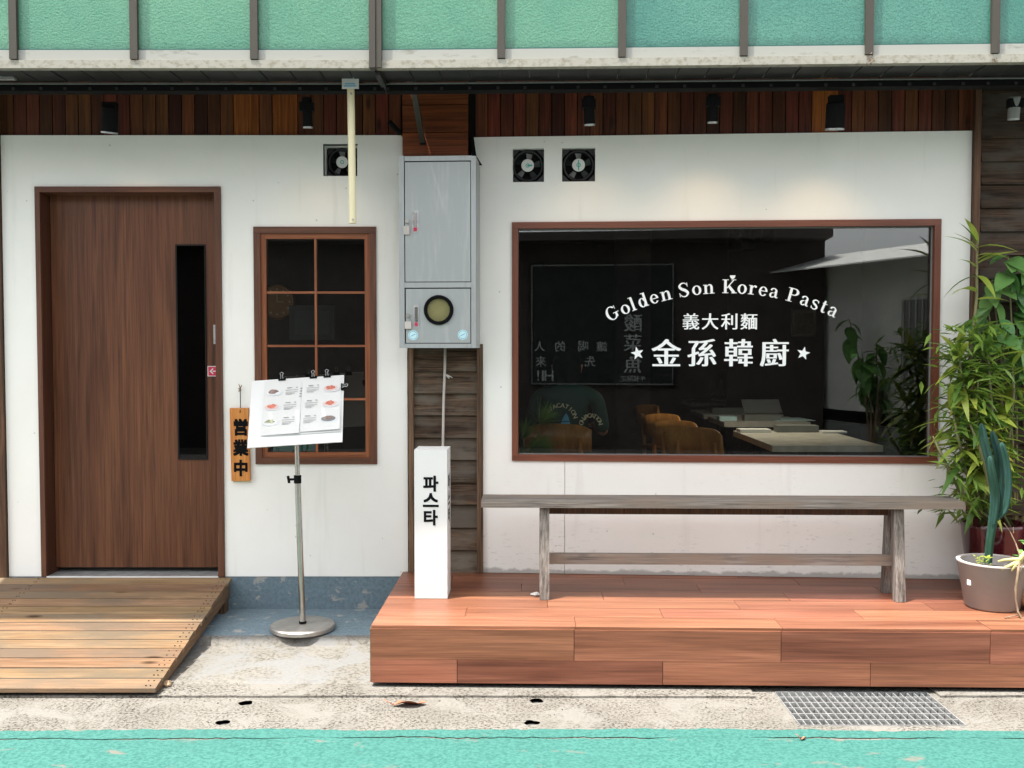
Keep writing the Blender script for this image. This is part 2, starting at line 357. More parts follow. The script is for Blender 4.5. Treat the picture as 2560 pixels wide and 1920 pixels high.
def frosted(ca, cb):
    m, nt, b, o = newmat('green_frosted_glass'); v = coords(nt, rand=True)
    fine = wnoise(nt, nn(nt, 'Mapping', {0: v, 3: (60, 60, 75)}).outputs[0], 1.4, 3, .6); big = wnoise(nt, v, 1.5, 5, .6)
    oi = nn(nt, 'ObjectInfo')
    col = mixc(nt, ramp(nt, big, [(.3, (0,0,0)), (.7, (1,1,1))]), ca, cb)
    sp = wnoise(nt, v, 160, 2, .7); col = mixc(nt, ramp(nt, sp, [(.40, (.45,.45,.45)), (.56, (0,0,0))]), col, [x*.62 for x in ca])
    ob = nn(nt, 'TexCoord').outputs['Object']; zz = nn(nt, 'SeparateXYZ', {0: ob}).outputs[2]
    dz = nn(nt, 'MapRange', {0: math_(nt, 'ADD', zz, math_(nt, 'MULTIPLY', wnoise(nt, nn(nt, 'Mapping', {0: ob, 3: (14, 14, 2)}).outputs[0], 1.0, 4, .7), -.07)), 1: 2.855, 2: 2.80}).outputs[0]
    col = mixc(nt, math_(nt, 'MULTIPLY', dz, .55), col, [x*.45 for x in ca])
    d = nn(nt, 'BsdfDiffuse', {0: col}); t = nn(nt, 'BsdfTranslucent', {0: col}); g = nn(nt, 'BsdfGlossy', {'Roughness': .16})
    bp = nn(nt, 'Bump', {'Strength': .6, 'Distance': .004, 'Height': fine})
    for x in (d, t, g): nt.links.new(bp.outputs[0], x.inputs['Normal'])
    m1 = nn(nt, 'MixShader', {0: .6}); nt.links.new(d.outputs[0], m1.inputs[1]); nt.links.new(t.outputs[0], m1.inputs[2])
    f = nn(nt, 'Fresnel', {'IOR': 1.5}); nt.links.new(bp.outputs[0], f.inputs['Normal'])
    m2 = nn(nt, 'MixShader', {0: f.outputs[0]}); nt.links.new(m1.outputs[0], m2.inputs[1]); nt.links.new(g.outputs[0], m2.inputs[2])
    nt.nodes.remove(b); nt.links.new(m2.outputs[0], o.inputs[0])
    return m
MT['frosted'] = frosted((.17,.52,.36), (.31,.68,.45)); MT['frosted_dim'] = frosted((.09,.38,.31), (.21,.56,.43))  # right panels darker and tealer: differing backlight and reflection put into the colour
def stained(name, c, st, rough=.5, metal=0.0, sc=(14, 14, 3), lo=.55, hi=.75, spec=.4):
    m, nt, b, o = newmat(name); v = coords(nt, rand=False)
    s = wnoise(nt, nn(nt, 'Mapping', {0: v, 3: sc}).outputs[0], 1.5, 6, .7)
    col = mixc(nt, ramp(nt, s, [(lo, (0,0,0)), (hi, (.85,.85,.85))]), c, st)
    nt.links.new(col, b.inputs['Base Color']); b.inputs['Roughness'].default_value = rough; b.inputs['Metallic'].default_value = metal
    b.inputs['Specular IOR Level'].default_value = spec
    return m
MT['rail'] = stained('stained_white_rail', (.30,.29,.245), (.14,.12,.075), .6, 0, (22, 22, 26), .48, .70)
MT['rail_u'] = stained('white_rail', (.30,.305,.275), (.12,.11,.075), .45, 0, (4, 4, 16), .58, .75)
MT['mullion'] = stained('dull_mullion', (.050,.044,.034), (.03,.026,.018), .5, .1, (40, 40, 5))
MT['cabinet'] = stained('grey_cabinet', (.37,.395,.39), (.45,.47,.46), .42, .35, (20, 20, 2.2), .5, .7)
MT['cabframe'] = stained('grey_cabinet_frame', (.40,.42,.42), (.33,.34,.33), .4, .35, (20, 20, 3), .5, .7)
MT['tile'] = plain('dark_tile', (.010,.012,.0115), .6, var=.3, scale=20)
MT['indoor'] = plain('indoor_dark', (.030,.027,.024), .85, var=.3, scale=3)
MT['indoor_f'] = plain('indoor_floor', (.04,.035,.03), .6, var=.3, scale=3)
MT['tabletop'] = plain('table_concrete', (.46,.435,.38), .45, var=.2, scale=12)
MT['galvbox'] = plain('grey_box', (.20,.21,.20), .5)
MT['leaf_d'] = None
def leafmat(name, c1, c2, rough=.42, trans=.3, hue=.02):
    m, nt, b, o = newmat(name); v = coords(nt, rand=True)
    oi = nn(nt, 'ObjectInfo'); n = wnoise(nt, v, 20, 3)
    col = mixc(nt, oi.outputs['Random'], c1, c2); col = mixc(nt, ramp(nt, n, [(.3, (0,0,0)), (.7, (.35,.35,.35))]), col, [x*.6 for x in c1])
    nt.links.new(col, b.inputs['Base Color']); b.inputs['Roughness'].default_value = rough
    t = nn(nt, 'BsdfTranslucent', {0: col}); mx = nn(nt, 'MixShader', {0: trans})
    nt.links.new(b.outputs[0], mx.inputs[1]); nt.links.new(t.outputs[0], mx.inputs[2]); nt.links.new(mx.outputs[0], o.inputs[0])
    return m
MT['leaf_a'] = leafmat('lime_leaf', (.26,.37,.05), (.50,.55,.10))
MT['leaf_b'] = leafmat('deep_leaf', (.09,.19,.035), (.20,.32,.06))
MT['leaf_m'] = leafmat('inner_leaf', (.20,.32,.05), (.20,.32,.05))
MT['leaf_y'] = leafmat('yellow_leaf', (.45,.38,.06), (.50,.42,.10))
MT['leaf_broad'] = leafmat('broad_leaf', (.08,.22,.06), (.22,.40,.11), .35, .25)
MT['needle'] = leafmat('needles', (.16,.36,.06), (.26,.44,.10))
MT['stem'] = plain('stem', (.17,.16,.07), .7, var=.3)
MT['bark'] = plain('bark', (.20,.14,.09), .8, var=.3, scale=30)
MT['root'] = plain('yellow_root', (.45,.40,.16), .6, var=.25, scale=30)
MT['cactus'] = stained('cactus_skin', (.012,.045,.025), (.032,.085,.08), .65, 0, (8, 8, 3), .42, .66, .25)
MT['pot_grey'] = plain('grey_pot', (.235,.21,.195), .6, var=.08, scale=5)
MT['pot_rim'] = plain('pot_rim', (.50,.46,.42), .6)
MT['pot_red'] = plain('red_glaze', (.055,.006,.010), .12, var=.5, scale=8, spec=.7)
MT['soil'] = plain('soil', (.035,.027,.02), .95, var=.4, scale=60, bmp=.6)
MT['clay'] = plain('clay', (.34,.23,.14), .7, var=.25, scale=14, bmp=.2)
MT['dryleaf'] = plain('dry_leaf', (.40,.135,.07), .7, var=.3, scale=40)
MT['hair'] = plain('black_hair', (.006,.005,.005), .85, spec=.1)
MT['skin'] = plain('skin', (.42,.24,.17), .55)
MT['shirt'] = plain('green_shirt', (.012,.055,.045), .8, var=.2)
MT['cloth'] = plain('dark_cloth', (.02,.02,.024), .85)
MT['wall_w'] = plain('opposite_plaster', (.70,.69,.65), .8, var=.1, scale=2)
MT['brick_d'] = plain('opposite_dark', (.055,.045,.04), .8, var=.3, scale=6)
MT['board'] = plain('black_board', (.012,.016,.015), .7)
MT['chalk'] = plain('grey_lettering', (.42,.46,.44), .7)
# ================================================================== GROUND AND ROAD
def wob(x, a=.012, f=1.3, s=0.0): return a * noise.noise(Vector((x*f + s, s*3.1, 0.3))) + a*.5*noise.noise(Vector((x*f*6 + s, 4.2, s))) + a*.45*noise.noise(Vector((x*31 + s, 1.2, s)))
gx0, gx1, gy0, gy1 = 1.15, 1.82, -1.49, -1.10           # drain grate opening
holes = [atz(615, 1758, 0), atz(557, 1806, 0), atz(1342, 1752, 0), atz(1328, 1807, 0)]
def blob(p, rx, ry, n=14, sd=0): return [(p.x + rx*(1+.35*noise.noise(Vector((k*.9, sd, 1))))*math.cos(2*math.pi*k/n), p.y + ry*(1+.35*noise.noise(Vector((k*.9, sd, 5))))*math.sin(2*math.pi*k/n)) for k in range(n)]
m = MB(); CX0, CX1, CY0, CY1 = -3.9, 3.9, -1.57, -1.05; hc = .055
def flat(x0, x1, y0, y1): m.poly([(x0, y0, 0), (x1, y0, 0), (x1, y1, 0), (x0, y1, 0)])
flat(-60, 60, -60, CY0); flat(-60, 60, CY1, 60); flat(-60, CX0, CY0, CY1); flat(CX1, 60, CY0, CY1)
cells = sorted([(gx0, gx1, [(gy0, gy1, None)])] + [(p.x-hc, p.x+hc, [(p.y-hc, p.y+hc, i)]) for i, p in enumerate(holes)])
if cells[0][1] > cells[1][0]: pass
merged = []
for c in cells:
    if merged and c[0] < merged[-1][1]: merged[-1] = (merged[-1][0], max(c[1], merged[-1][1]), merged[-1][2] + c[2])
    else: merged.append(c)
x = CX0
for (a, b, hs) in merged:
    flat(x, a, CY0, CY1); y = CY0
    for (y0, y1, i) in sorted(hs, key=lambda h: h[0]):
        flat(a, b, y, y0); y = y1
        if i is None: continue
        n = 24; p = holes[i]; inn = []; out = []
        for k in range(n):
            t = 2*math.pi*(k+.5)/n; cx_, sy_ = math.cos(t), math.sin(t); q = 1/max(abs(cx_), abs(sy_))
            hx, hy = (b-a)/2, (y1-y0)/2
            out.append(((a+b)/2 + cx_*q*hx, (y0+y1)/2 + sy_*q*hy)); r_ = .027*(1+.35*noise.noise(Vector((cx_*1.3, sy_*1.3, i*3))))
            inn.append((p.x + r_*cx_*1.15, p.y + r_*sy_))
        cor = [(b, y1), (a, y1), (a, y0), (b, y0)]
        for k in range(n):
            m.poly([(*inn[k], 0), (*out[k], 0), (*out[(k+1)%n], 0), (*inn[(k+1)%n], 0)])
        for j, c_ in enumerate(cor):          # little corner triangles between the last ray and the cell corner
            k = [2, 8, 14, 20][j]; m.poly([(*out[k], 0), (*c_, 0), (*out[(k+1)%n], 0)])
    flat(a, b, y, CY1); x = b
flat(x, CX1, CY0, CY1)
g = m.build('ground', MT['concrete']); tag(g, kind='structure')
m = MB(); m.box(-4, 4, -1.58, -1.04, -.42, -.40); m.box(-4, 4, -1.60, -1.58, -.42, -.006); m.box(-4, 4, -1.04, -1.02, -.42, -.006)
tag(m.build('drain_channel', MT['pit']), kind='structure')
for p in holes:                                       # silt standing in the lifting holes
    m = MB(); m.lathe([(.001, -.010), (.02, -.016), (.045, -.022)], 12, (p.x+.004, p.y+.006, 0)); tag(m.build('silt', MT['pit']), kind='structure')
xs = [-10] + [-3 + i*.018 for i in range(334)] + [10]
edge = [(x, -1.535 + wob(x, .030, .8) + (-.03 if x < -1.2 else 0)*min(1, (-1.2-x)/.8 if x < -1.2 else 0)) for x in xs]
c1 = [(x, -1.615 + wob(x, .024, 1.1, 9)) for x in xs]
def crack(x): return max(.0012, .009 + .020*noise.noise(Vector((x*1.9, 7, 2))) + .006*noise.noise(Vector((x*9, 2, 2))))
c2 = [(x, y - crack(x)) for x, y in c1]
me = outline_mesh('cycle_lane', [edge + c1[::-1]], .004); o = link('cycle_lane', me, MT['lane']); tag(o, kind='structure')
me = outline_mesh('cycle_lane', [c2 + [(10, -2.9), (-10, -2.9)]], .004); o = link('cycle_lane', me, MT['lane']); tag(o, kind='structure')
me = outline_mesh('road', [[(-40, -2.9), (40, -2.9), (40, -8.6), (-40, -8.6)]], .004); tag(link('road', me, MT['asphalt']), kind='structure')
# drain cover strip edge: a shallow lip the length of the kerb
m = MB(); m2 = MB()
ax = [-4 + i*.05 for i in range(161)]
for a, b in zip(ax, ax[1:]):
    if a > 1.05 and b < 1.9: continue
    ya, yb = -1.172 + wob(a, .010, 1.0, 3), -1.172 + wob(b, .010, 1.0, 3)
    m.prism([(a, ya, .0005), (b, yb, .0005), (b, -1.02, .0005), (a, -1.02, .0005)], (0, 0, .009))
m.build('pavement', MT['concrete'], None)
tag(bpy.data.objects['pavement'], kind='structure')
m = MB(); m.prism([(-6, -.5, .03), (-6, -1.0, .013), (-6, -1.03, .0015), (-6, 0.0, .0015), (-6, 0.0, .03)], (12, 0, 0))
tag(m.build('apron_slab', MT['slab']), kind='structure')
m = MB(); m.prism([(-6, .0, .0307), (-6, .0, .077), (-6, -.475, .069), (-6, -.475, .0307)], (12, 0, 0))
tag(m.build('painted_step', MT['bluefloor'], bevel=.0), kind='structure')
m = MB(); m.prism([(-6, -.4755, .0305), (-6, -.4755, .0685), (-6, -.495, .066), (-6, -.525, .032), (-6, -.53, .029)], (12, 0, 0)); tag(m.build('step_edge', MT['slab']), kind='structure')

# ================================================================== SHOP BUILDING
B = thing('shop_building', 'white plaster shop front with brown door, timber boards and green glass gallery above', 'building')
ZW = at(500, 1441).z
wx0, wx1, _, ztop = rect(12, 338, 1018, 1441)
dx0, dx1, dz0, dz1 = rect(97, 467, 558, 1441)           # door casing, outer edge
kx0, kx1, kz0, kz1 = rect(637, 567, 942, 1160)          # small window casing
TH = .14
# left plaster wall, with the door and window openings and a fan hole
fx0, fx1, fz0, fz1 = rect(810, 363, 893, 440)
m = MB()
e = .004
m.box(wx0, dx0+e, 0, TH, ZW, ztop)                      # left of the door
m.box(dx0+e, dx1-e, 0, TH, dz1-e, ztop)                 # over the door
m.box(dx1-e, kx0+e, 0, TH, ZW, ztop)
m.box(kx0+e, kx1-e, 0, TH, ZW, kz0+e)
m.box(kx0+e, fx0, 0, TH, kz1-e, ztop); m.box(fx0, fx1, 0, TH, kz1-e, fz0); m.box(fx0, fx1, 0, TH, fz1, ztop); m.box(fx1, kx1-e, 0, TH, kz1-e, ztop)
m.box(kx1-e, wx1-.03, 0, TH, ZW, ztop); m.prism([(wx1-.03, 0, ZW), (wx1, 0, ZW), (wx1, 0, ztop-.03), (wx1-.03, 0, ztop)], (0, TH, 0))
bmesh.ops.remove_doubles(m.bm, verts=m.bm.verts[:], dist=1e-5)
m.build('wall', MT['plaster_l'], B)
tag(boxpart('plinth', MT['bluefloor'], B, wx0, wx1 - .0, .004, TH, -.05, ZW - .001, bevel=0), 'blue painted plinth with chipped paint')
# door
P = boxpart('door', MT['door'], B, dx0+.03, dx1-.03, .105, .145, at(340, 1418, L, .105).z, dz1-.02)
lx0, lx1, lz0, lz1 = rect(446, 615, 514, 1145, L, .105)
gb = MB(); gb.box(lx0, lx1, .1005, .104, lz0, lz1); gb.build('pane', MT['glass_d'], P, bevel=.0)
fr_ = MB()
for a in ((lx0-.008, lx0, lz0-.008, lz1+.008), (lx1, lx1+.006, lz0-.008, lz1+.008), (lx0, lx1, lz0-.008, lz0), (lx0, lx1, lz1, lz1+.008)): fr_.box(a[0], a[1], .098, .1045, a[2], a[3])
fr_.build('pane_trim', MT['blackm'], P)
hx0, hx1, hz0, hz1 = rect(535, 812, 545, 860, L, .1)
h = MB(); h.box(hx0, hx1, .088, .1045, hz0, hz1); tag(h.build('handle', MT['galv'], P, bevel=.004), 'small chrome pull')
ax0, ax1, az0, az1 = rect(519, 915, 546, 941, L, .1)
st = boxpart('sticker', MT['white'], P, ax0, ax1, .0995, .1045, az0, az1, bevel=.002); tag(st, 'red sticker with a white arrow pointing left')
q = .004
MB().box(ax0+q, ax1-q, .0985, .0994, az0+q, az1-q).build('sticker_face', MT['red'], P)
cx, cz, w_ = (ax0+ax1)/2, (az0+az1)/2, (ax1-ax0)
m = MB(); y_ = .0978
m.prism([(cx-w_*.02, y_, cz-w_*.05), (cx+w_*.3, y_, cz-w_*.05), (cx+w_*.3, y_, cz+w_*.05), (cx-w_*.02, y_, cz+w_*.05)], (0, .0006, 0))
m.prism([(cx-w_*.3, y_, cz), (cx-w_*.02, y_, cz-w_*.28), (cx+w_*.06, y_, cz-w_*.22), (cx-w_*.14, y_, cz), (cx+w_*.06, y_, cz+w_*.22), (cx-w_*.02, y_, cz+w_*.28)], (0, .0006, 0))
m.build('arrow', MT['white'], P)
DF = MB().box(dx0, dx1, -.012, TH, dz1-.030, dz1).build('door_frame', MT['frame_x'], B, bevel=.002)
MB().box(dx0, dx0+.027, -.012, .004, ZW, dz1-.0305).build('jamb', MT['frame'], DF, bevel=.002)
MB().box(dx0+.003, dx0+.026, .0045, TH, ZW, dz1-.0305).build('jamb_lining', MT['jamb'], DF)
MB().box(dx1-.036, dx1, -.012, TH, ZW, dz1-.0305).build('jamb', MT['frame'], DF, bevel=.002)
tag(boxpart('threshold', MT['galv'], B, dx0+.028, dx1-.037, -.004, .2, ZW-.02, ZW+.0012), 'grey metal door sill'); boxpart('sill_strip', MT['white'], B, dx0+.028, dx1-.037, -.0105, -.0045, ZW-.015, ZW+.003)
# small window: casing, sash, eight panes
WN = MB().box(kx0, kx1, -.010, .03, kz1-.036, kz1).build('window', MT['frame_x'], B, bevel=.002); tag(WN, 'small brown window of eight panes')
cw = .036
for nm, a in (('casing', (kx0, kx0+cw, kz0, kz1-cw-.0005)), ('casing', (kx1-cw, kx1, kz0, kz1-cw-.0005)), ('casing', (kx0+cw+.0005, kx1-cw-.0005, kz0, kz0+cw))):
    MB().box(a[0], a[1], -.010, .03, a[2], a[3]).build(nm, MT['frame'] if a[1]-a[0] < .1 else MT['frame_x'], WN, bevel=.002)
sx0, sx1, sz0, sz1 = kx0+cw, kx1-cw, kz0+cw, kz1-cw; sw = .028
for a in ((sx0, sx0+sw, sz0, sz1), (sx1-sw, sx1, sz0, sz1)): MB().box(a[0], a[1], .002, .04, a[2], a[3]).build('sash', MT['sash'], WN, bevel=.002)
for a in ((sx0+sw, sx1-sw, sz0, sz0+sw), (sx0+sw, sx1-sw, sz1-sw, sz1)): MB().box(a[0], a[1], .002, .04, a[2], a[3]).build('sash', MT['sash_x'], WN, bevel=.002)
px0, px1, pz0, pz1 = sx0+sw, sx1-sw, sz0+sw, sz1-sw; mid = (px0+px1)/2; mw = .006
MB().box(mid-mw, mid+mw, .006, .030, pz0, pz1).build('muntin', MT['sash'], WN, bevel=.0015)
rows = [pz0 + (pz1-pz0)*k/4 for k in range(5)]
for k in (1, 2, 3):
    for a in ((px0, mid-mw), (mid+mw, px1)): MB().box(a[0], a[1], .008, .029, rows[k]-.006, rows[k]+.006).build('muntin', MT['sash_x'], WN, bevel=.0015)
for k in range(4):
    for a in ((px0, mid-mw), (mid+mw, px1)):
        MB().box(a[0], a[1], .018, .022, rows[k]+.006*(k>0), rows[k+1]-.006*(k<3)).build('pane', MT['glass'], WN)
# right plaster wall (turned a little)
rx0 = at(1197, 900, R).x; rxt = at(1179, 360, R).x; rx1 = at(2421, 880, R).x; rzt = at(1800, 335, R).z; RZB = .2845
ox0, ox1, oz0, oz1 = rect(1280, 552, 2347, 1155, R)     # big window frame, outer edge
sx_ = at(1412, 1200, R).x
fans = [rect(1278, 371, 1360, 455, R), rect(1405, 370, 1488, 454, R)]
m = MB()
m.box(rx0, ox0+e, 0, TH, RZB, rzt); m.box(rxt, rx0, 0, TH, at(1180, 420, R).z, rzt); m.box(ox1-e, rx1, 0, TH, RZB, rzt)
m.box(ox0+e, sx_-.0012, 0, TH, RZB, oz0+e); m.box(sx_+.0012, ox1-e, 0, TH, RZB, oz0+e)
xa = ox0+e
f1, f2 = fans
m.box(ox0+e, ox1-e, 0, TH, oz1-e, f1[2]); zt = f1[3]
for a, b in ((ox0+e, f1[0]), (f1[1], f2[0]), (f2[1], ox1-e)):
    if b > a: m.box(a, b, 0, TH, f1[2], zt)
m.box(ox0+e, ox1-e, 0, TH, zt, rzt)
bmesh.ops.remove_doubles(m.bm, verts=m.bm.verts[:], dist=1e-5)
m.build('wall', MT['plaster'], B, R.M)
BW = MB().box(ox0, ox1, -.012, .07, oz1-.034, oz1).build('window', MT['redframe_x'], B, R.M, bevel=.003); tag(BW, 'wide plate glass window in a reddish frame with white lettering')
fw = .033
MB().box(ox0, ox1, -.012, .07, oz0, oz0+fw).build('casing', MT['redframe_x'], BW, bevel=.003)
MB().box(ox0, ox0+fw, -.0115, .07, oz0+fw+.0005, oz1-.0345).build('casing', MT['redframe'], BW, bevel=.003)
MB().box(ox1-fw, ox1, -.0115, .07, oz0+fw+.0005, oz1-.0345).build('casing', MT['redframe'], BW, bevel=.003)
PY = .034
MB().box(ox0+fw, ox1-fw, PY, PY+.006, oz0+fw, oz1-.0345).build('pane', MT['glass'], BW)
gk = MB()
for a in ((ox0+fw, ox1-fw, oz1-.0395, oz1-.0346), (ox0+fw, ox1-fw, oz0+fw, oz0+fw+.004), (ox1-fw-.006, ox1-fw, oz0+fw+.0045, oz1-.04)): gk.box(a[0], a[1], PY-.012, PY-.001, a[2], a[3])
gk.build('gasket', MT['galvbox'], BW)

# --- serif lettering on the big window, drawn as strokes of varying width
class Gl:
    def __init__(s): s.V = []; s.F = []; s.k = 0
    def stroke(s, pts, wid, n=10):
        pts = [Vector(p).to_2d() for p in pts]; out = []; W_ = []
        P_ = [pts[0]] + pts + [pts[-1]]; w = [wid[0]] + list(wid) + [wid[-1]]
        for i in range(len(pts)-1):
            for j in range(n):
                t = j/n; a, b_, c_, d_ = P_[i:i+4]
                out.append(.5*((2*b_) + (c_-a)*t + (2*a-5*b_+4*c_-d_)*t*t + (3*b_-a-3*c_+d_)*t**3)); W_.append(w[i+1]*(1-t)+w[i+2]*t)
        out.append(pts[-1]); W_.append(w[-1]); b0 = len(s.V); s.k += 1
        for i, p in enumerate(out):
            t = out[min(i+1, len(out)-1)] - out[max(i-1, 0)]; t = t.normalized() if t.length else Vector((1, 0)); nrm = Vector((-t.y, t.x))
            for sg in (1, -1): q = p + nrm*sg*W_[i]/2; s.V.append((q.x, q.y, s.k))
        for i in range(len(out)-1): s.F.append((b0+2*i, b0+2*i+1, b0+2*i+3, b0+2*i+2))
    def arc(s, cx, cy, rx, ry, a0, a1, thick, thin, n=28):     # bowl with vertical stress
        b0 = len(s.V); s.k += 1
        for i in range(n+1):
            a = math.radians(a0 + (a1-a0)*i/n); c, d = math.cos(a), math.sin(a)
            for sg in (1, 0): s.V.append((cx + (rx - (0 if sg else thick))*c, cy + (ry - (0 if sg else thin))*d, s.k))
        for i in range(n): s.F.append((b0+2*i, b0+2*i+1, b0+2*i+3, b0+2*i+2))
    def rect(s, x0, x1, y0, y1):
        s.k += 1; b0 = len(s.V); s.V += [(x0,y0,s.k),(x1,y0,s.k),(x1,y1,s.k),(x0,y1,s.k)]; s.F.append((b0,b0+1,b0+2,b0+3))
TK, TN, XH, CH = .125, .045, .47, .70
def glyph(c):
    g = Gl()
    if c == 'o': g.arc(0, XH/2, .235, XH/2+.01, 0, 360, TK, TN)
    elif c == 'e':
        g.arc(0, XH/2, .22, XH/2+.01, 0, 325, TK-.01, TN); g.rect(-.12, .20, XH/2-.005, XH/2+.035)
    elif c == 'a':
        g.rect(.05, .05+TK-.01, .03, XH*.72); g.stroke([(-.15, XH*.76), (-.10, XH*.93), (.02, XH*.98), (.11, XH*.80), (.11, XH*.6)], [.10, .07, .05, .10, .115])
        g.arc(-.06, .125, .145, .135, 60, 330, TK-.02, TN-.005); g.stroke([(.02, .26), (.08, .29)], [.04, .04]); g.stroke([(.10, .06), (.17, .015), (.24, .05)], [.08, .05, .02])
    elif c == 'd':
        g.arc(-.04, XH/2, .20, XH/2+.01, 20, 340, TK, TN); g.rect(.06, .06+TK, .0, CH+.02); g.rect(-.03, .06, CH-.02, CH+.02); g.rect(.06+TK, .25, 0, .035)
    elif c == 'l': g.rect(-TK/2, TK/2, 0, CH+.02); g.rect(-.13, .13, 0, .035); g.rect(-.14, -TK/2, CH-.02, CH+.02)
    elif c == 'n':
        g.rect(-.21, -.21+TK, 0, XH); g.rect(-.29, -.02, 0, .035); g.rect(-.28, -.21, XH-.035, XH)
        g.stroke([(-.09, XH*.78), (.0, XH*.96), (.09, XH*.95), (.145, XH*.72), (.145, .03)], [.03, .05, .08, TK, TK]); g.rect(.03, .29, 0, .035)
    elif c == 'r':
        g.rect(-.16, -.16+TK, 0, XH); g.rect(-.24, .05, 0, .035); g.rect(-.23, -.16, XH-.035, XH); g.stroke([(-.04, XH*.7), (.02, XH*.92), (.11, XH*.93)], [.03, .05, .10]); g.arc(.12, XH*.88, .06, .055, 0, 360, .055, .05, 12)
    elif c in 'sS':
        k = 1.0 if c == 'S' else .70; h = CH if c == 'S' else XH; x = .23*k*1.05
        g.stroke([(x*.85, h*.80), (x*.4, h*.97), (-x*.3, h*.97), (-x*.78, h*.78), (-x*.4, h*.58), (x*.35, h*.43), (x*.78, h*.23), (x*.35, h*.02), (-x*.4, h*.03), (-x*.9, h*.22)],
                 [.03, TN, TN+.02, TK*.85*k+.01, TK*k+.01, TK*k+.02, TK*.9*k+.01, TN+.02, TN, .03])
        g.rect(x*.80, x*.92, h*.70, h*1.0); g.rect(-x*.98, -x*.86, 0, h*.30)
    elif c == 'K':
        g.rect(-.27, -.27+TK+.01, 0, CH); g.rect(-.36, -.04, 0, .035); g.rect(-.36, -.04, CH-.035, CH)
        g.stroke([(-.135, CH*.36), (.22, CH*.97)], [.05, .05]); g.stroke([(-.03, CH*.52), (.25, .02)], [TK+.01, TK+.01]); g.rect(.10, .38, 0, .035); g.rect(.09, .34, CH-.035, CH)
    elif c == 'P':
        g.rect(-.22, -.22+TK+.01, 0, CH); g.rect(-.31, .01, 0, .035); g.rect(-.31, -.21, CH-.035, CH)
        g.arc(.02, CH*.74, .25, CH*.26, -90, 90, TK+.01, TN); g.rect(-.09, .02, CH-TN, CH); g.rect(-.09, .02, CH*.48, CH*.48+TN)
    elif c == 'G':
        g.arc(0, CH/2, .31, CH/2+.01, 42, 325, TK+.01, TN); g.rect(.15, .15+TK-.01, .08, CH*.42); g.rect(.05, .36, CH*.42, CH*.42+.04); g.rect(.225, .255, CH*.70, CH*.98)
    elif c == 't':
        g.stroke([(-.03, XH+.13), (-.03, .12), (.03, .02), (.14, .06)], [TK-.02, TK, .08, .02]); g.rect(-.14, .13, XH-.035, XH)
    return g
UP = 34.0 / CH                                           # photograph pixels per em
letters = [('G',205),('o',312),('l',378),('d',462),('e',556),('n',655),('S',805),('o',912),('n',1012),('K',1185),('o',1292),('r',1383),('e',1467),('a',1555),('P',1712),('a',1812),('s',1898),('t',1970),('a',2043)]
p0 = at(1480+1150/3.456, 660+252/3.456, R, PY); sc = (at(1580, 740, R, PY).x - at(1480, 740, R, PY).x)/100
RAD = 612*sc
for c, X in letters:
    V = []; Fc = []
    th = math.asin(max(-1, min(1, ((X-1150)/3.456*sc)/RAD))); g_ = glyph(c); b0 = len(V)
    bx, bz = p0.x + RAD*math.sin(th), p0.z - RAD*(1-math.cos(th)); ca, sa = math.cos(-th), math.sin(-th)
    for x, z, k in g_.V:
        x *= UP*sc; z *= UP*sc; V.append((bx + x*ca - z*sa, PY-.0012-k*.00012, bz + x*sa + z*ca))
    Fc += [tuple(b0+i for i in f) for f in g_.F]
    me = bpy.data.meshes.new('letter'); me.from_pydata(V, [], Fc); me.update(); link('letter', me, MT['vinyl'], BW)
def W_(cx, cy): q = at(1480+cx/3.456, 660+cy/3.456, R, PY); return q.x, q.z
its = [(ch, *W_(x, 496), 40*sc, .020, 1.0) for ch, x in zip('義大利麵', (855, 1020, 1185, 1355))]
[put_chars('character', [i_], MT['vinyl'], BW, y=PY-.002) for i_ in its]
its = [(ch, *W_(x, 766), 68*sc, .026, 1.0) for ch, x in zip('金孫韓廚', (642, 950, 1265, 1575))]
[put_chars('character', [i_], MT['vinyl'], BW, y=PY-.002) for i_ in its]
for X, a0 in ((392, 12), (1826, -12)):
    x, z = W_(X, 772); r_ = 17*sc; pts = []
    for k in range(10):
        a = math.radians(90 + a0 + 36*k); rr = r_ if k % 2 == 0 else r_*.42; pts.append((x + rr*math.cos(a), PY-.002, z + rr*math.sin(a)))
    MB().poly(pts).build('star', MT['vinyl'], BW)
x, z = W_(1215, 98); MB().disc(x, z, 6.8*sc, 9*sc, PY-.002, 14, 180, 360).build('bowl_mark', MT['vinyl'], BW)

# --- boards under the eave
def fascia(px0, px1, fr, yb, ytop_px, zb, n, orange=()):
    a = at(px0, 280, fr, yb).x; b = at(px1, 280, fr, yb).x; w = (b-a)/n; zt = at((px0+px1)/2, ytop_px-40, fr, yb).z; k = 0
    while k < n:
        span = 2 if k in orange else 1
        MB().box(a+k*w+.0025, a+(k+span)*w-.0025, yb - rnd.random()*.003, yb+.02, zb, zt).build('fascia_board', MT['fascia_o'] if k in orange else MT['fascia'], B, fr.M, bevel=.0025); k += span
fascia(2, 1003, L, .02, 225, ztop-.01, 31, (18, 21))
fascia(1188, 2430, R, .02, 225, rzt-.02, 38, (26,))
MB().box(wx0-.5, wx1, .042, .14, ztop-.02, 3.2).build('wall_backing', MT['blackm'], B); MB().box(rx0-.1, rx1+.1, .042, .14, rzt-.02, 3.2).build('wall_backing', MT['blackm'], B, R.M)
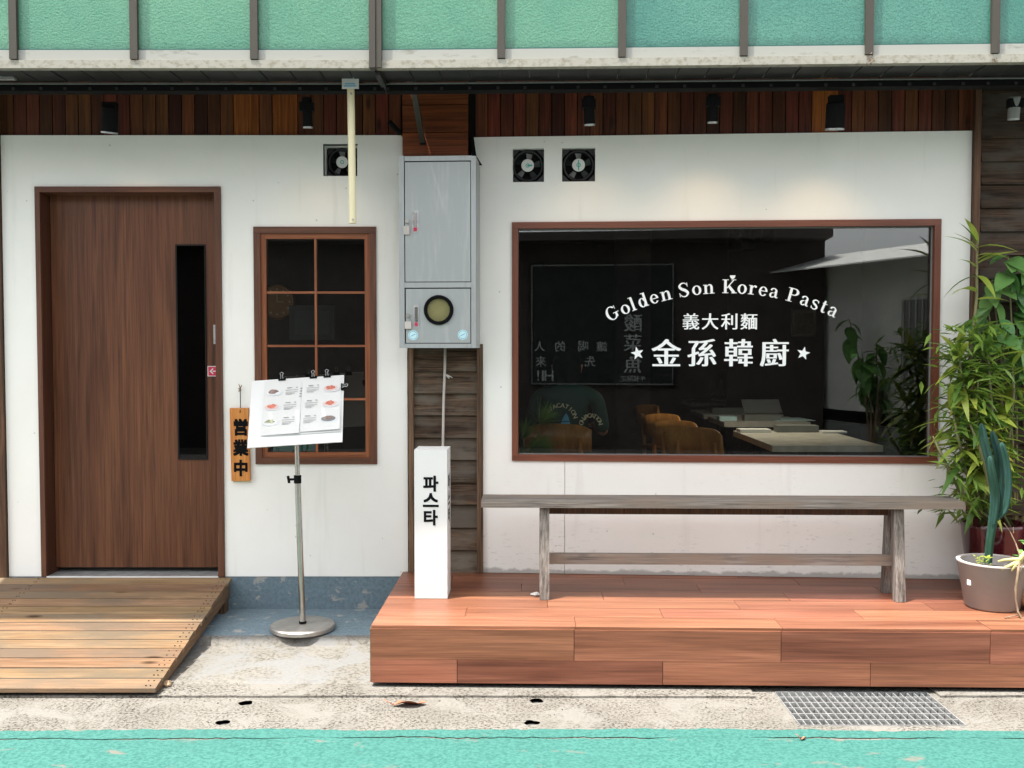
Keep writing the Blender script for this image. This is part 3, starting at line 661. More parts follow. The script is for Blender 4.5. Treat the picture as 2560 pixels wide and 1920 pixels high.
# --- pillar: orange planks above the cabinet, weathered siding below
pa = at(1006, 300, R, -.02).x; pb = at(1170, 300, R, -.02).x
for y0, y1 in ((150, 261), (263, 330), (332, 400)):
    MB().box(pa, pb, -.02, .01, at(1088, y1, R, -.02).z, at(1088, y0, R, -.02).z).build('plank', MT['pillar_o'], B, R.M, bevel=.003)
ya = [876, 928, 983, 1038, 1094, 1149, 1205, 1261, 1318, 1374, 1432]
sa_, sb_ = at(1033, 1150, R, .01).x, at(1194, 1150, R, .01).x
for y0, y1 in zip(ya, ya[1:]):
    z1, z0 = at(1110, y0, R, 0).z, at(1110, y1, R, 0).z; t_ = rnd.uniform(-.002, .002)
    MB().prism([(sa_, -.006+t_, z0), (sa_, .020+t_, z0), (sa_, .034, z1+.010), (sa_, .018, z1+.010)], (sb_-sa_, 0, 0)).build('siding_board', MT['siding'], B, R.M, bevel=.002)
for x0, x1 in ((1021, 1034), (1192, 1207)):
    a = at(x0, 1150, R, -.02).x; b = at(x1, 1150, R, -.02).x
    MB().box(a, b, -.02, .03, RZB, at(1110, 860, R, 0).z).build('trim', MT['trim'], B, R.M, bevel=.003)
MB().box(sa_-.1, sb_+.06, .036, .14, .25, 3.0).build('wall_backing', MT['blackm'], B, R.M)
pts = [at(1113, 860, R, -.02), at(1112, 930, R, -.022), at(1109, 1000, R, -.02), at(1107, 1130, R, -.022), at(1107, 1300, R, -.02)]
tag(MB().tube(pts, .0072, 10).build('conduit', MT['pot_rim'], B, R.M, smooth=True), 'thin grey pipe down the pillar')
m = MB()
for k in range(7):
    p = at(1114, 937, R, -.035); a = rnd.uniform(-.6, 1.0)
    m.tube([p, p + Vector((.012*rnd.uniform(.3, 1), -.012, .012*math.sin(a*2))), p + Vector((.028*rnd.uniform(.5, 1.6), -.01, -.012+.02*math.sin(a)))], .0016, 5)
m.build('wire_ends', MT['pot_rim'], B, R.M)
# flat steel strap in front of the orange planks
p, q = at(1030, 195, R, -.26), at(1057, 352, R, -.022)
Mt = Matrix.Translation(p)
d = (q-p); xa = Vector((1, 0, 0)); xa = (xa - d*xa.dot(d)/d.length_squared).normalized(); nr = d.normalized().cross(xa)
m = MB(); hw = .014
m.prism([p - xa*hw, p + xa*hw, p + xa*hw + nr*.02, p - xa*hw + nr*.02], d)
tag(m.build('strap', MT['mullion'], B, R.M, bevel=.002), 'bent dull steel strap under the eave')
MB().box(q.x-.015, q.x+.016, -.028, -.0205, q.z-.022, q.z+.004).build('strap_foot', MT['blackm'], B, R.M)
# small black brackets beside the cabinet
m = MB(); p = at(990, 318, L, -.05); m.tube([at(972, 304, L, -.06), at(1002, 334, L, -.03)], .014, 8); m.build('bracket', MT['black'], B)
m = MB(); p = at(1192, 410, R, -.06)
m.prism([at(1176, 330, R, -.03), at(1182, 330, R, -.03), at(1190, 388, R, -.05), at(1205, 412, R, -.06), at(1190, 412, R, -.06), at(1180, 395, R, -.05)], (0, .02, 0)); m.build('bracket', MT['black'], B, R.M)
# right end post of the shop front
a, b = at(2431, 700, R, -.03).x, at(2446, 700, R, -.03).x
MB().box(a, b, -.035, .1, RZB, 3.0).build('corner_post', MT['post'], B, R.M, bevel=.004)
MB().box(at(2422, 700, R, 0).x+.001, a, .01, .1, RZB, 3.0).build('corner_strip', MT['redframe'], B, R.M)
a = at(-6, 900).x; MB().box(a-.5, wx0-.004, -.02, .1, .0, 3.0).build('corner_post', MT['post'], B, bevel=.004)

# --- eave, gutter beam and green glazed gallery
def eave(fr, px0, px1, mull, tile_w, ext0, ext1):
    yf = -.9
    zb = at(1000 if fr is C else 600, 172, fr, yf).z; z1 = at(1000 if fr is C else 600, 152, fr, yf).z; z2 = at(1000 if fr is C else 600, 125, fr, yf).z
    xa, xb = ext0, ext1
    MB().box(xa, xb, yf-.012, yf+.03, zb, z1).build('sill_rail', MT['rail'], B, fr.M, bevel=.003)
    MB().box(xa, xb, yf, yf+.028, z1+.0005, z2).build('sill_rail', MT['rail_u'], B, fr.M, bevel=.002)
    xs_ = [at(p, 60, fr, yf).x for p in mull]
    zt = z2 + 1.05
    for i, x in enumerate(xs_):
        MB().box(x-.017, x+.017, yf-.016, yf+.035, z1+.004, zt).build('mullion', MT['mullion'], B, fr.M, bevel=.003)
    bounds = [xa] + [x for x in xs_] + [xb]
    for a, b in zip(bounds, bounds[1:]):
        if b - a < .08: continue
        MB().box(a+.016, b-.016, yf+.008, yf+.014, z2+.0005, zt-.02).build('glass_panel', MT['frosted_dim' if a > .35 else 'frosted'], B, fr.M)
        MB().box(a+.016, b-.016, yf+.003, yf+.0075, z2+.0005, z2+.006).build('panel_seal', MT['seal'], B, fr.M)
    MB().box(xa, xb, yf-.01, yf+.03, zt-.02, zt+.04).build('top_rail', MT['rail_u'], B, fr.M, bevel=.002)
    # tiles lying level behind the rail, with open joints
    x = xa; zt_ = zb + .012
    while x < xb:
        w = tile_w
        MB().box(x+.0035, x+w-.0035, yf+.0305, yf+.262, zt_+rnd.uniform(-.002, .002), zt_+.014).build('eave_tile', MT['tile'], B, fr.M, bevel=.003); x += w
    yb = yf+.255; zbb = at(1000 if fr is C else 600, 227, fr, yb).z; zm = at(1000 if fr is C else 600, 212, fr, yb).z
    MB().box(xa, xb, yb, yb+.07, zbb, zm).build('gutter_beam', MT['black'], B, fr.M, bevel=.004)
    MB().box(xa, xb, yb+.012, yb+.07, zm+.0005, zb+.0085).build('gutter_beam', MT['tile'], B, fr.M)
    MB().box(xa, xb, yb+.014, yb+.07, zb+.028, 3.02).build('light_stop_board', MT['tile'], B, fr.M)  # hidden board added to stop sun leaking in behind the tiles
    MB().box(xa, xb, yb-.004, yb+.008, zm+.001, zm+.005).build('gutter_lip', MT['galvbox'], B, fr.M)
    x = xa
    while x < xb:
        MB().box(x, x+.014, yb-.006, yb-.0005, zbb+.004, zbb+.016).build('tile_hook', MT['tile'], B, fr.M, bevel=.003); x += tile_w*.92*rnd.uniform(.9, 1.1)
    MB().box(xa, xb, yb+.005, .6, 3.021, 3.08).build('gallery_floor', MT['tile'], B, fr.M)
    return zb
mull_l = [35, 336, 636]; mull_r = [1253, 1555, 1859, 2172, 2487]
xc = at(941, 60, L, -.9).x
eave(L, 0, 940, mull_l, .136, -3.6, xc-.001)
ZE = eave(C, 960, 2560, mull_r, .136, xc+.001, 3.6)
MB().box(xc-.012, xc+.012, -.868, -.55, ZE-.02, ZE+.06).build('corner_block', MT['tile'], B)  # added block sealing the corner gap against a stray line of sun
MB().box(xc-.03, xc-.002, -.93, -.86, ZE-.03+.03, ZE+1.2).build('mullion', MT['mullion'], B, bevel=.003)
MB().box(xc+.0, xc+.026, -.925, -.86, ZE+.001, ZE+1.2).build('mullion', MT['mullion'], B, C.M, bevel=.003)
MB().box(-3.6, 3.6, .62, .7, ZE+.1, ZE+2.6).build('upper_wall', MT['wall_w'], B)
# spare metal end of a lamp bracket at the left edge of the eave
a = at(-60, 188, L, -.72); b = at(36, 192, L, -.72); MB().box(a.x, b.x, -.73, -.70, b.z-.012, b.z+.008).build('eave_bar', MT['galv'], B, bevel=.003)

# --- rooms behind the glass
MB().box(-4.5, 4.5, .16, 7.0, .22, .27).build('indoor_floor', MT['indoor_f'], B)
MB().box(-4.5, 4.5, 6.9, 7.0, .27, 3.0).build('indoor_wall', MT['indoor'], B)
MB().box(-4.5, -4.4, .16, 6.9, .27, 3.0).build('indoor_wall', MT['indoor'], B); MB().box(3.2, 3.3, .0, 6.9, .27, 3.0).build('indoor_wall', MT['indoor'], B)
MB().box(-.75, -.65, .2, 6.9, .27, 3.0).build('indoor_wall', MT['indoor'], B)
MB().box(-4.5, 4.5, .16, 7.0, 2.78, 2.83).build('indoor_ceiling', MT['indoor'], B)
MB().box(.95, 1.25, 3.6, 3.9, .27, 2.78).build('indoor_column', MT['brick_d'], B)
# ================================================================== RAMP
zr1 = ZW - .002; xr = -1.535
RT = thing('wooden_ramp', 'weathered wooden plank ramp leading up to the brown door', 'ramp')
pf = atz(379, 1722, .044); yF = pf.y; n = 13; y0r = -.012
def rz(y): return zr1 + (0.044 - zr1)*((y - y0r)/(yF - y0r))
ang = math.atan2(zr1-.044, y0r-yF)
for k in range(n):
    ya_, yb_ = y0r + (yF-y0r)*k/n, y0r + (yF-y0r)*(k+1)/n; g_ = .0058
    dz = rnd.uniform(-.0012, .0012); ex = rnd.uniform(-.004, .004)
    pts = [(-3.6, ya_-g_, rz(ya_)+dz), (-3.6, yb_+g_, rz(yb_)+dz), (-3.6, yb_+g_, rz(yb_)-.019), (-3.6, ya_-g_, rz(ya_)-.019)]
    MB().prism(pts, (3.6+xr+ex, 0, 0)).build('plank', MT['ramp'], RT, bevel=.002)
    if k: MB().prism([(-3.6, ya_+g_*1.02, rz(ya_)-.0022), (-3.6, ya_-g_*1.02, rz(ya_)-.0022), (-3.6, ya_-g_*1.02, rz(ya_)-.018), (-3.6, ya_+g_*1.02, rz(ya_)-.018)], (3.6+xr-.012, 0, 0)).build('dark_seam', MT['soil'], RT)  # dark strip set in each plank gap so the seam reads dark
m = MB(); m.prism([(xr-.035, y0r-.01, rz(y0r)-.024), (xr-.035, yF+.02, rz(yF)-.024), (xr-.035, yF+.10, .012), (xr-.035, y0r-.01, rz(y0r)-.10)], (.028, 0, 0))
m.build('stringer', MT['ramp_side'], RT, bevel=.002)
m = MB(); m.prism([(-2.6, y0r-.01, rz(y0r)-.024), (-2.6, yF+.02, rz(yF)-.024), (-2.6, yF+.10, .012), (-2.6, y0r-.01, rz(y0r)-.10)], (.03, 0, 0)); m.build('stringer', MT['ramp_side'], RT)
MB().box(xr-.09, xr-.012, -.10, -.03, .074, rz(-.03)-.1).build('post', MT['trim'], RT, bevel=.004)
nl = MB()
for k in range(n):
    ym = y0r + (yF-y0r)*(k+.5)/n
    for x in (xr-.025, xr-.05, -2.585, -2.57):
        for s in (-.02, .02): nl.lathe([(.0035, 0), (.0035, .0015)], 7, (x+rnd.uniform(-.006, .006), ym+s, rz(ym+s)+.001), cap=True)
tag(nl.build('nail_head', MT['ink'], RT), kind='stuff')

# ================================================================== DECK
DZ = .283
DK = thing('timber_deck', 'low reddish brown plank deck in front of the wide window', 'deck', D.M)
dx_ = at(930, 1640, D, -1.03).x; yD = atz(1300, 1566, DZ, D).y; xe = 3.9
rows_ = 7; w = (-yD+.05)/rows_
for r in range(rows_):
    ya_, yb_ = .05 - r*w, .05 - (r+1)*w; x = dx_ - [0, .62, .25, .75, .12, .5, .0][r]
    while x < xe:
        ln = .905; a, b = max(x, dx_), min(x+ln, xe)
        if b - a > .03: MB().box(a+.0011, b-.0011, yb_+.0009, ya_-.0009, DZ-.012, DZ-rnd.random()*.0012).build('plank', MT['deck'], DK, bevel=.0008)
        x += ln
zsp = at(1300, 1650, D, yD).z; zbt = at(1300, 1708, D, yD).z
for (z0, z1, jo) in ((zsp, DZ-.0125, 1435), (zbt, zsp, 1143)):
    j = at(jo, 1650, D, yD).x; x = j - .905
    while x < xe:
        a, b = max(x, dx_), min(x+.905, xe); t_ = rnd.uniform(0, .0015)
        if b - a > .03: MB().box(a+.0013, b-.0013, yD-.006-t_, yD+.004, z0+.0007, z1-.0005).build('front_plank', MT['deck'], DK, bevel=.001)
        x += .905
MB().box(dx_-.004, dx_+.004, yD, .05, zbt, DZ-.0125).build('side_panel', MT['ramp_side'], DK)
MB().box(dx_+.02, xe, yD+.01, .05, DZ-.06, DZ-.0125).build('subframe', MT['ramp_side'], DK)
for x in (dx_+.05, .6, 1.8, 3.0): MB().box(x, x+.05, yD+.05, -.3, .016, DZ-.0605).build('joist', MT['ramp_side'], DK)

# ================================================================== BENCH
BN = thing('wooden_bench', 'long narrow weathered grey wooden bench under the wide window', 'bench', D.M)
zs = .768; q0 = at(1203, 1260, D, -.58).x; q1 = at(2412, 1260, D, -.58).x
MB().box(q0, q1, -.585, -.39, zs-.036, zs).build('seat', MT['bench'], BN, bevel=.004)
lf = [(at(1361, 1300, D, -.56).x), (at(2248, 1300, D, -.56).x)]
for x in lf:
    for s in (-1, 1):
        yt, yb_ = -.488+s*.045, -.488+s*.088; h = .024
        MB().prism([(x-h, yt-.022, zs-.0365), (x-h, yt+.022, zs-.0365), (x-h, yb_+.022, DZ+.001), (x-h, yb_-.022, DZ+.001)], (2*h, 0, 0)).build('leg', MT['bench_z'], BN, bevel=.004)
MB().box(lf[0]+.025, lf[1]-.025, -.475, -.435, zs-.084, zs-.0365).build('apron_rail', MT['post'], BN, bevel=.003)
zl = at(1800, 1399, D, -.5).z
MB().box(lf[0]+.012, lf[1]+.012, -.503, -.473, zl-.026, zl+.026).build('stretcher', MT['bench'], BN, bevel=.004)
tp = atz(1337, 1490, DZ, D); m = MB()
for k in range(4): m.tube([tp + Vector((-.02*k/3, .006*k, .004)), tp + Vector((.008, -.012+.008*k, .012)), tp + Vector((.025, .004*k, .006))], [.004, .006, .004], 6)
tag(m.build('paper_scrap', MT['white'], None, D.M), 'crumpled scrap of white paper by the bench leg', 'paper')

# ================================================================== PYLON SIGN
pf = atz(1077, 1497, DZ, D); sx0 = at(1036, 1300, D, pf.y).x; sx1 = at(1118, 1300, D, pf.y).x; stz = at(1077, 1125, D, pf.y).z
SG = thing('sign_box', 'white square floor sign box with black Korean lettering beside the bench', 'sign', D.M)
MB().box(sx0, sx1, pf.y, pf.y+.185, DZ+.0015, stz).build('box', MT['white'], SG, bevel=.002)
its = []
for ch, yc, hh in (('파', 1209, 39), ('스', 1250, 34), ('타', 1294, 38)):
    q = at(1077, yc, D, pf.y); its.append((ch, q.x, q.z, hh*.00186, .042, 1.0))
[put_chars('lettering', [i_], MT['ink'], SG, y=pf.y-.0008, vb=1.0) for i_ in its]
its = [(ch, -(pf.y+.09) * 0, z, h, b, w_) for ch, x, z, h, b, w_ in its]
for c, x, z, h, b, w_ in its: put_chars('lettering', [(c, 0, z, h, b, w_)], MT['ink'], SG, Matrix.Translation((sx1+.0008, pf.y+.092, 0)) @ Matrix.Rotation(math.radians(90), 4, 'Z'), vb=1.0)

# ================================================================== METER CABINET
yc = -.26
cx0, cx1, cz0, cz1 = rect(999, 390, 1189, 870, R, yc)
MC = thing('meter_cabinet', 'grey metal utility cabinet with a round porthole mounted on the pillar', 'cabinet', R.M)
MB().box(cx0, cx1, yc+.012, -.022, cz0, cz1).build('body', MT['cabframe'], MC, bevel=.003)
for a in ((998, 1011, 390, 870), (1178, 1190, 390, 870)):
    x0, x1, z0, z1 = rect(a[0], a[2], a[1], a[3], R, yc); MB().box(x0, x1, yc-.004, yc+.0115, z0, z1).build('frame_bar', MT['cabframe'], MC, bevel=.002)
for a in ((390, 402), (706, 719), (859, 870)):
    x0, x1, z0, z1 = rect(1011, a[0], 1178, a[1], R, yc); MB().box(x0+.0005, x1-.0005, yc-.003, yc+.0115, z0, z1).build('frame_bar', MT['cabframe'], MC, bevel=.002)
MB().box(cx0+.02, cx1-.02, yc+.009, yc+.0118, cz0+.02, cz1-.02).build('gap', MT['blackm'], MC)
doors = []
for a, hd, lk, pl in (((1013, 405, 1176, 704), (1030, 526, 1047, 582), (1018, 553), (1010, 566, 1025, 587)), ((1015, 722, 1176, 857), (1034, 762, 1048, 819), (1020, 789), (1013, 804, 1029, 822))):
    x0, x1, z0, z1 = rect(*a[:2], *a[2:], R, yc); dr = MB().box(x0, x1, yc-.002, yc+.0085, z0, z1).build('door', MT['cabinet'], MC, bevel=.002); doors.append(dr)
    x0, x1, z0, z1 = rect(*hd[:2], *hd[2:], R, yc)
    MB().box(x0, x1, yc-.005, yc-.0021, z0, z1).build('handle', MT['galv'], dr, bevel=.001); k = (x1-x0)*.24
    MB().box(x0+k, x1-k, yc-.008, yc-.0052, z0+.03, z1-.012).build('handle_grip', MT['steel'], dr, bevel=.001); MB().box(x0+k, x1-k, yc-.0085, yc-.0052, z0+.008, z0+.026).build('handle_button', MT['red'], dr)
    q = at(*lk, R, yc); MB().tube([q + Vector((0, .0, 0)), q + Vector((0, -.012, 0))], .0105, 12).build('lock', MT['dsteel'], dr)
    x0, x1, z0, z1 = rect(*pl[:2], *pl[2:], R, yc); pk = MB().box(x0, x1, yc-.016, yc-.0022, z0, z1).build('padlock', MT['pot_rim'], dr, bevel=.002)
    MB().tube([((x0+x1)/2+.007, yc-.009, z1), ((x0+x1)/2+.012, yc-.009, z1+.014), q + Vector((0, -.009, 0))], .002, 6).build('padlock_shackle', MT['dsteel'], dr)
q = at(1097, 775, R, yc); pr = .0375/1.02*1.99
Mq = Matrix.Translation(q) @ Matrix.Rotation(math.radians(90), 4, 'X')
ro, ri = 37*.00207, 28.5*.00207
MB().lathe([(ri, .0), (ri, .016), (ro-.004, .018), (ro, .012), (ro, 0)], 40, M=Mq).build('porthole', MT['ink'], doors[1], smooth=True)
MB().disc(q.x, q.z, ri+.001, ri+.001, yc-.004, 40).build('porthole_glass', plain('amber_glass', (.20,.185,.085), .15, var=.2, scale=8), doors[1])
for X, Y, c in ((1033, 838, 'bluep'), (1157, 837, 'tealp')):
    q = at(X, Y, R, yc); MB().disc(q.x, q.z, .0255, .0255, yc-.0026, 24).build('round_sticker', MT['iceb'], doors[1])
    mm = MB(); mm.ring(q.x, q.z, .019, .022, yc-.0030, 20); mm.prism([(q.x-.012, yc-.0031, q.z-.008), (q.x+.012, yc-.0031, q.z+.004), (q.x+.011, yc-.0031, q.z+.008), (q.x-.013, yc-.0031, q.z-.004)], (0, .0001, 0)); mm.build('sticker_print', MT['bluep'], doors[1])

# ================================================================== EXHAUST FANS
def fan(fr, r4, label, recess, rot, sticker):
    x0, x1, z0, z1 = r4; cx, cz, w = (x0+x1)/2, (z0+z1)/2, min(x1-x0, z1-z0)
    f = thing('exhaust_fan', label, 'fan', fr.M @ T(cx, recess, cz), 'wall fans')
    mt = MB(); mt.box(-(x1-x0)/2, (x1-x0)/2, .05, .054, -(z1-z0)/2, (z1-z0)/2); mt.build('back_plate', MT['blackm'], f)
    rr = w*.46
    Mx = Matrix.Rotation(math.radians(90), 4, 'X')
    MB().lathe([(rr*1.0, -.045), (rr*1.02, .0), (rr*.93, .004), (rr*.90, -.002), (rr*.88, -.045)], 36, M=Mx).build('ring', MT['fanblack'], f, smooth=True)
    for sx in (-1, 1):
        for sz in (-1, 1): MB().prism([(sx*w*.49, .012, sz*w*.49), (sx*w*.49, .012, sz*w*.24), (sx*w*.24, .012, sz*w*.49)], (0, .01, 0)).build('corner_plate', MT['fanblack'], f)
    for k in range(5):
        a0 = math.radians(rot + 72*k); mb = MB(); pts = []
        for (r_, da, yy) in ((rr*.42, -.30, .022), (rr*.86, -.22, .026), (rr*.86, .28, .008), (rr*.42, .30, .010)): pts.append((r_*math.cos(a0+da), yy, r_*math.sin(a0+da)))
        mb.prism(pts, (0, .002, 0)).build('blade', MT['galvbox'] if k in (1, 3) else MT['fanblack'], f)
    MB().lathe([(0.001, .012), (rr*.40, .012), (rr*.45, .004), (rr*.45, -.04)], 28, M=Mx).build('hub', MT['black'], f, smooth=True)
    MB().disc(0, 0, rr*.42, rr*.42, -.0135, 28).build('hub_label', MT['paper'], f)
    mp = MB()
    if sticker: mp.box(-rr*.03, rr*.03 if sticker == 1 else rr*.30, -.0141, -.0137, -rr*.34 if sticker == 1 else -.004, rr*.34 if sticker == 1 else .004)
    mp.ring(0, 0, rr*.09, rr*.14, -.0143, 16); mp.build('label_print', MT['tealp'], f)
    return f
fan(L, (fx0, fx1, fz0, fz1), 'black exhaust fan set deep in the wall above the small window', .06, 20, 0)
fan(R, fans[0], 'black exhaust fan beside the meter cabinet', .022, 10, 2)
fan(R, fans[1], 'black exhaust fan over the big window, farther from the meter cabinet', .022, 18, 1)
# pale mortar lining of the left fan hole
mm = MB(); mm.box(fx0-.004, fx0, -.001, .02, fz0, fz1); mm.box(fx0-.004, fx1+.004, -.001, .02, fz1, fz1+.006); mm.build('fan_reveal', MT['pit'], B)

# ================================================================== SPOTLIGHTS UNDER THE EAVE
def spot(fr, px, y0, y1, wpx, tilt, label, mat, power, yl=-.42, mount=True):
    a = at(px, y0, fr, yl); b = at(px, y1, fr, yl); r = wpx/2*(5.435+yl)/FPX; ln = a.z-b.z
    f = thing('spotlight', label, 'spotlight', fr.M @ T(a.x, yl, a.z), 'spotlights under the eave')
    Mr = Matrix.Rotation(math.radians(tilt), 4, 'Y') @ Matrix.Rotation(math.radians(9), 4, 'X')
    MB().lathe([(.002, .0), (r*.9, .0), (r, -.006), (r, -ln), (r*.93, -ln)], 24, M=Mr).build('body', mat, f, smooth=False)
    MB().lathe([(r*1.01, -ln+.006), (r*1.01, -ln-.002), (r*.86, -ln-.002), (r*.80, -ln+.02), (.002, -ln+.024)], 24, M=Mr).build('rim', MT['galv'], f)
    zt = 2.725 - a.z
    MB().box(-.034, .034, -.02, .02, zt-.042, zt).build('mount', MT['black'], f, bevel=.003)
    MB().tube([(0, 0, zt-.04), (0, 0, -.004)], .006, 8).build('stem', MT['black'], f)
    if power:
        ld = bpy.data.lights.new('spot_bulb', 'SPOT'); ld.energy = power*.16; ld.color = (1.0, .62, .30); ld.spot_size = math.radians(100); ld.spot_blend = 1.0; ld.shadow_soft_size = .02
        lo = bpy.data.objects.new('spot_bulb', ld); COL.objects.link(lo); lo.parent = f
        lo.matrix_local = Matrix.Translation(Mr @ Vector((0, 0, -ln-.004))) @ Matrix.Rotation(math.radians(24), 4, 'X')
    return f
spot(L, 275, 268, 332, 40, 6, 'black cylinder spotlight above the brown door', MT['black'], 7)
spot(L, 767, 243, 318, 24, 0, 'thin black spotlight above the small window', MT['black'], 4)
spot(R, 1472, 240, 312, 27, -2, 'thin black spotlight over the farther exhaust fan', MT['black'], 5)
spot(R, 1783, 235, 306, 25, 0, 'thin black spotlight in front of a bright orange board', MT['black'], 9)
spot(R, 2090, 257, 323, 45, 0, 'wide black cylinder spotlight over the right of the big window', MT['black'], 9)
spot(R, 2538, 242, 298, 27, 0, 'grey spotlight in front of the dark timber siding', MT['galvbox'], 0, yl=-.3)

# ================================================================== HANGING CREAM ROD
yh = -.655
HR = thing('hanging_rod', 'cream rod with a small white tag hanging from the eave', 'rod')
a, b = at(877, 222, L, yh), at(882, 558, L, yh); rw = .0185
m = MB(); m.tube([a, b], rw/1.0*.95, 14); m.build('rod', MT['cream'], HR, smooth=False)
for y in (234, 549):
    q = at(878 + (y-222)*.0149, y, L, yh-.018); MB().tube([q, q + Vector((0, -.003, 0))], .0055, 10).build('screw', MT['dsteel'], HR)
x0, x1, z0, z1 = rect(855, 196, 897, 222, L, yh-.03); MB().box(x0, x1, yh-.032, yh-.028, z0, z1).build('tag', MT['white'], HR)
x2, x3, z2, z3 = rect(848, 188, 903, 196, L, yh-.03); MB().box(x2, x3, yh-.04, yh+.02, z2+.0005, z3).build('clip', MT['galv'], HR, bevel=.002)
m = MB()
for k in range(2): m.box(x0+.010+.004*k, x1-.012-.005*k, yh-.0332, yh-.0325, z0+.010+.010*k, z0+.015+.010*k)
m.build('tag_print', MT['bluep'], HR)

# ================================================================== OPEN SIGN PLAQUE
x0, x1, z0, z1 = rect(578, 1020, 625, 1202, L, -.02)
PQ = thing('hanging_plaque', 'orange cedar plaque with black characters hanging beside the door', 'sign', T((x0+x1)/2, 0, z0))
hw, hh = (x1-x0)/2, z1-z0
MB().box(-hw, hw, -.024, -.008, 0, hh).build('board', MT['plaque'], PQ, Matrix.Rotation(math.radians(-.8), 4, 'Y'), bevel=.0025)
MB().box(-hw+.003, hw-.003, -.0075, -.0015, -.008, .01).build('back_strip', MT['cream'], PQ)
for ch, y, hp in (('営', 1068, 41), ('業', 1119, 40), ('中', 1170, 40)):
    q = at(602, y, L, -.0245); tag(put_chars('character', [(ch, q.x-(x0+x1)/2, q.z-z0, hp*.00208, .045, .92)], MT['ink'], PQ, y=-.0250, vb=1.0), None)
nz = at(600, 968, L, -.02).z - z0
MB().tube([(0, -.026, hh-.025), (.001, -.02, hh+.002), (-.001, -.012, nz)], .0022, 6).build('cord', MT['ink'], PQ)
m = MB(); rr = random.Random(4)
for k in range(9): m.tube([(0, -.014, nz-.006), (rr.uniform(-.012, .012), -.02, nz+rr.uniform(-.03, .022))], [.003, .0015], 5)
m.build('cord_knot', MT['bark'], PQ)

# ================================================================== MENU STAND
gb_ = atz(757, 1574, .07); gy = gb_.y; gxx = gb_.x
MS = thing('menu_stand', 'steel menu stand with a tilted white board and round base', 'stand', T(gxx, gy, .0735))
MB().lathe([(.002, 0), (.160, 0), (.164, .004), (.164, .020), (.158, .026), (.002, .030)], 48).build('base', MT['dsteel'], MS, smooth=False)
zcl = at(745, 1197, L, gy).z - .0735; xcl = at(744, 1197, L, gy).x - gxx; ztb = at(742, 1060, L, gy).z - .0735; xtb = at(741, 1060, L, gy).x - gxx
MB().tube([(0, 0, .028), (xcl, 0, zcl)], .0155, 18, True).build('pole', MT['steel'], MS, smooth=False)
MB().tube([(xcl, 0, zcl), (xtb, 0, ztb)], .012, 18, True).build('upper_pole', MT['steel'], MS)
MB().tube([(0, 0, .029), (0, 0, .040)], .019, 18).build('collar', MT['black'], MS)
MB().tube([(xcl, 0, zcl-.022), (xcl, 0, zcl+.018)], .019, 16).build('clamp', MT['black'], MS)
m = MB(); m.tube([(xcl-.015, -.006, zcl-.002), (xcl-.042, -.012, zcl-.002)], .006, 8); m.tube([(xcl-.040, -.012, zcl-.020), (xcl-.046, -.012, zcl+.016)], .007, 8); m.build('clamp_knob', MT['black'], MS)
bc = at(741, 1027, L, gy-.03); roll, tilt = math.radians(-3.7), math.radians(-30)
MBd = Matrix.Translation(bc) @ Matrix.Rotation(roll, 4, 'Y') @ Matrix.Rotation(tilt, 4, 'X')
Ml = MS.matrix_world.inverted() @ MBd; bw, bh = .236, .188
MB().box(-bw, bw, 0, .006, -bh, bh).build('board', MT['white'], MS, Ml, bevel=.002)
MB().box(-.03, .03, .0065, .03, -.05, .03).build('bracket', MT['black'], MS, Ml)
def clip(x, z, rot):
    Mc = Ml @ Matrix.Translation((x, 0, z)) @ Matrix.Rotation(rot, 4, 'Y')
    c = MB().prism([(-.018, -.013, -.010), (-.018, .013, -.010), (-.018, .004, .006), (-.018, -.004, .006)], (.036, 0, 0)).build('clip', MT['ink'], MS, Mc)
    m = MB()
    m.tube([(-.006, -.012, -.004), (-.004, -.020, .012), (-.009, -.022, .022), (0, -.023, .028), (.009, -.022, .022), (.004, -.020, .012), (.006, -.012, -.004)], .0016, 6); m.build('clip_handle', MT['galv'], c)
for u in (.33, .67, .82): clip(-bw + 2*bw*u, bh-.001, 0)
clip(bw-.002, bh*.62, math.radians(90))
MN = thing('menu', 'open printed menu with pictures of dishes clipped to the menu stand', 'menu', MBd)
def uv(u, v): return -bw + 2*bw*u, bh - 2*bh*v
def page(u0, u1, v0, v1, y, curl):
    n_ = 8; m = MB(); rows2 = []
    for j in range(n_+1):
        t = j/n_; row = []
        for i in range(5):
            x, z = uv(u0+(u1-u0)*i/4, v0+(v1-v0)*t); row.append(m.bm.verts.new((x, y - curl*t**3*(0.4+.6*i/4), z)))
        rows2.append(row)
    for j in range(n_):
        for i in range(4): m.bm.faces.new((rows2[j][i], rows2[j][i+1], rows2[j+1][i+1], rows2[j+1][i]))
    return m
page(.14, .545, .015, .845, -.0025, .010).build('page', MT['paper'], MN, smooth=True)
page(.552, .975, .01, .83, -.0040, .012).build('page', MT['paper'], MN, smooth=True)
page(.16, .985, .02, .855, -.0016, .003).build('under_page', MT['white'], MN, smooth=True)
dishes = [(.245, .20, 'plate_w', 'dish_b'), (.235, .425, 'plate_p', 'dish_r'), (.225, .655, 'plate_w', 'dish_g'), (.865, .20, 'plate_p', 'dish_r'), (.86, .43, 'plate_p', 'dish_r'), (.85, .66, 'plate_k', 'dish_b')]
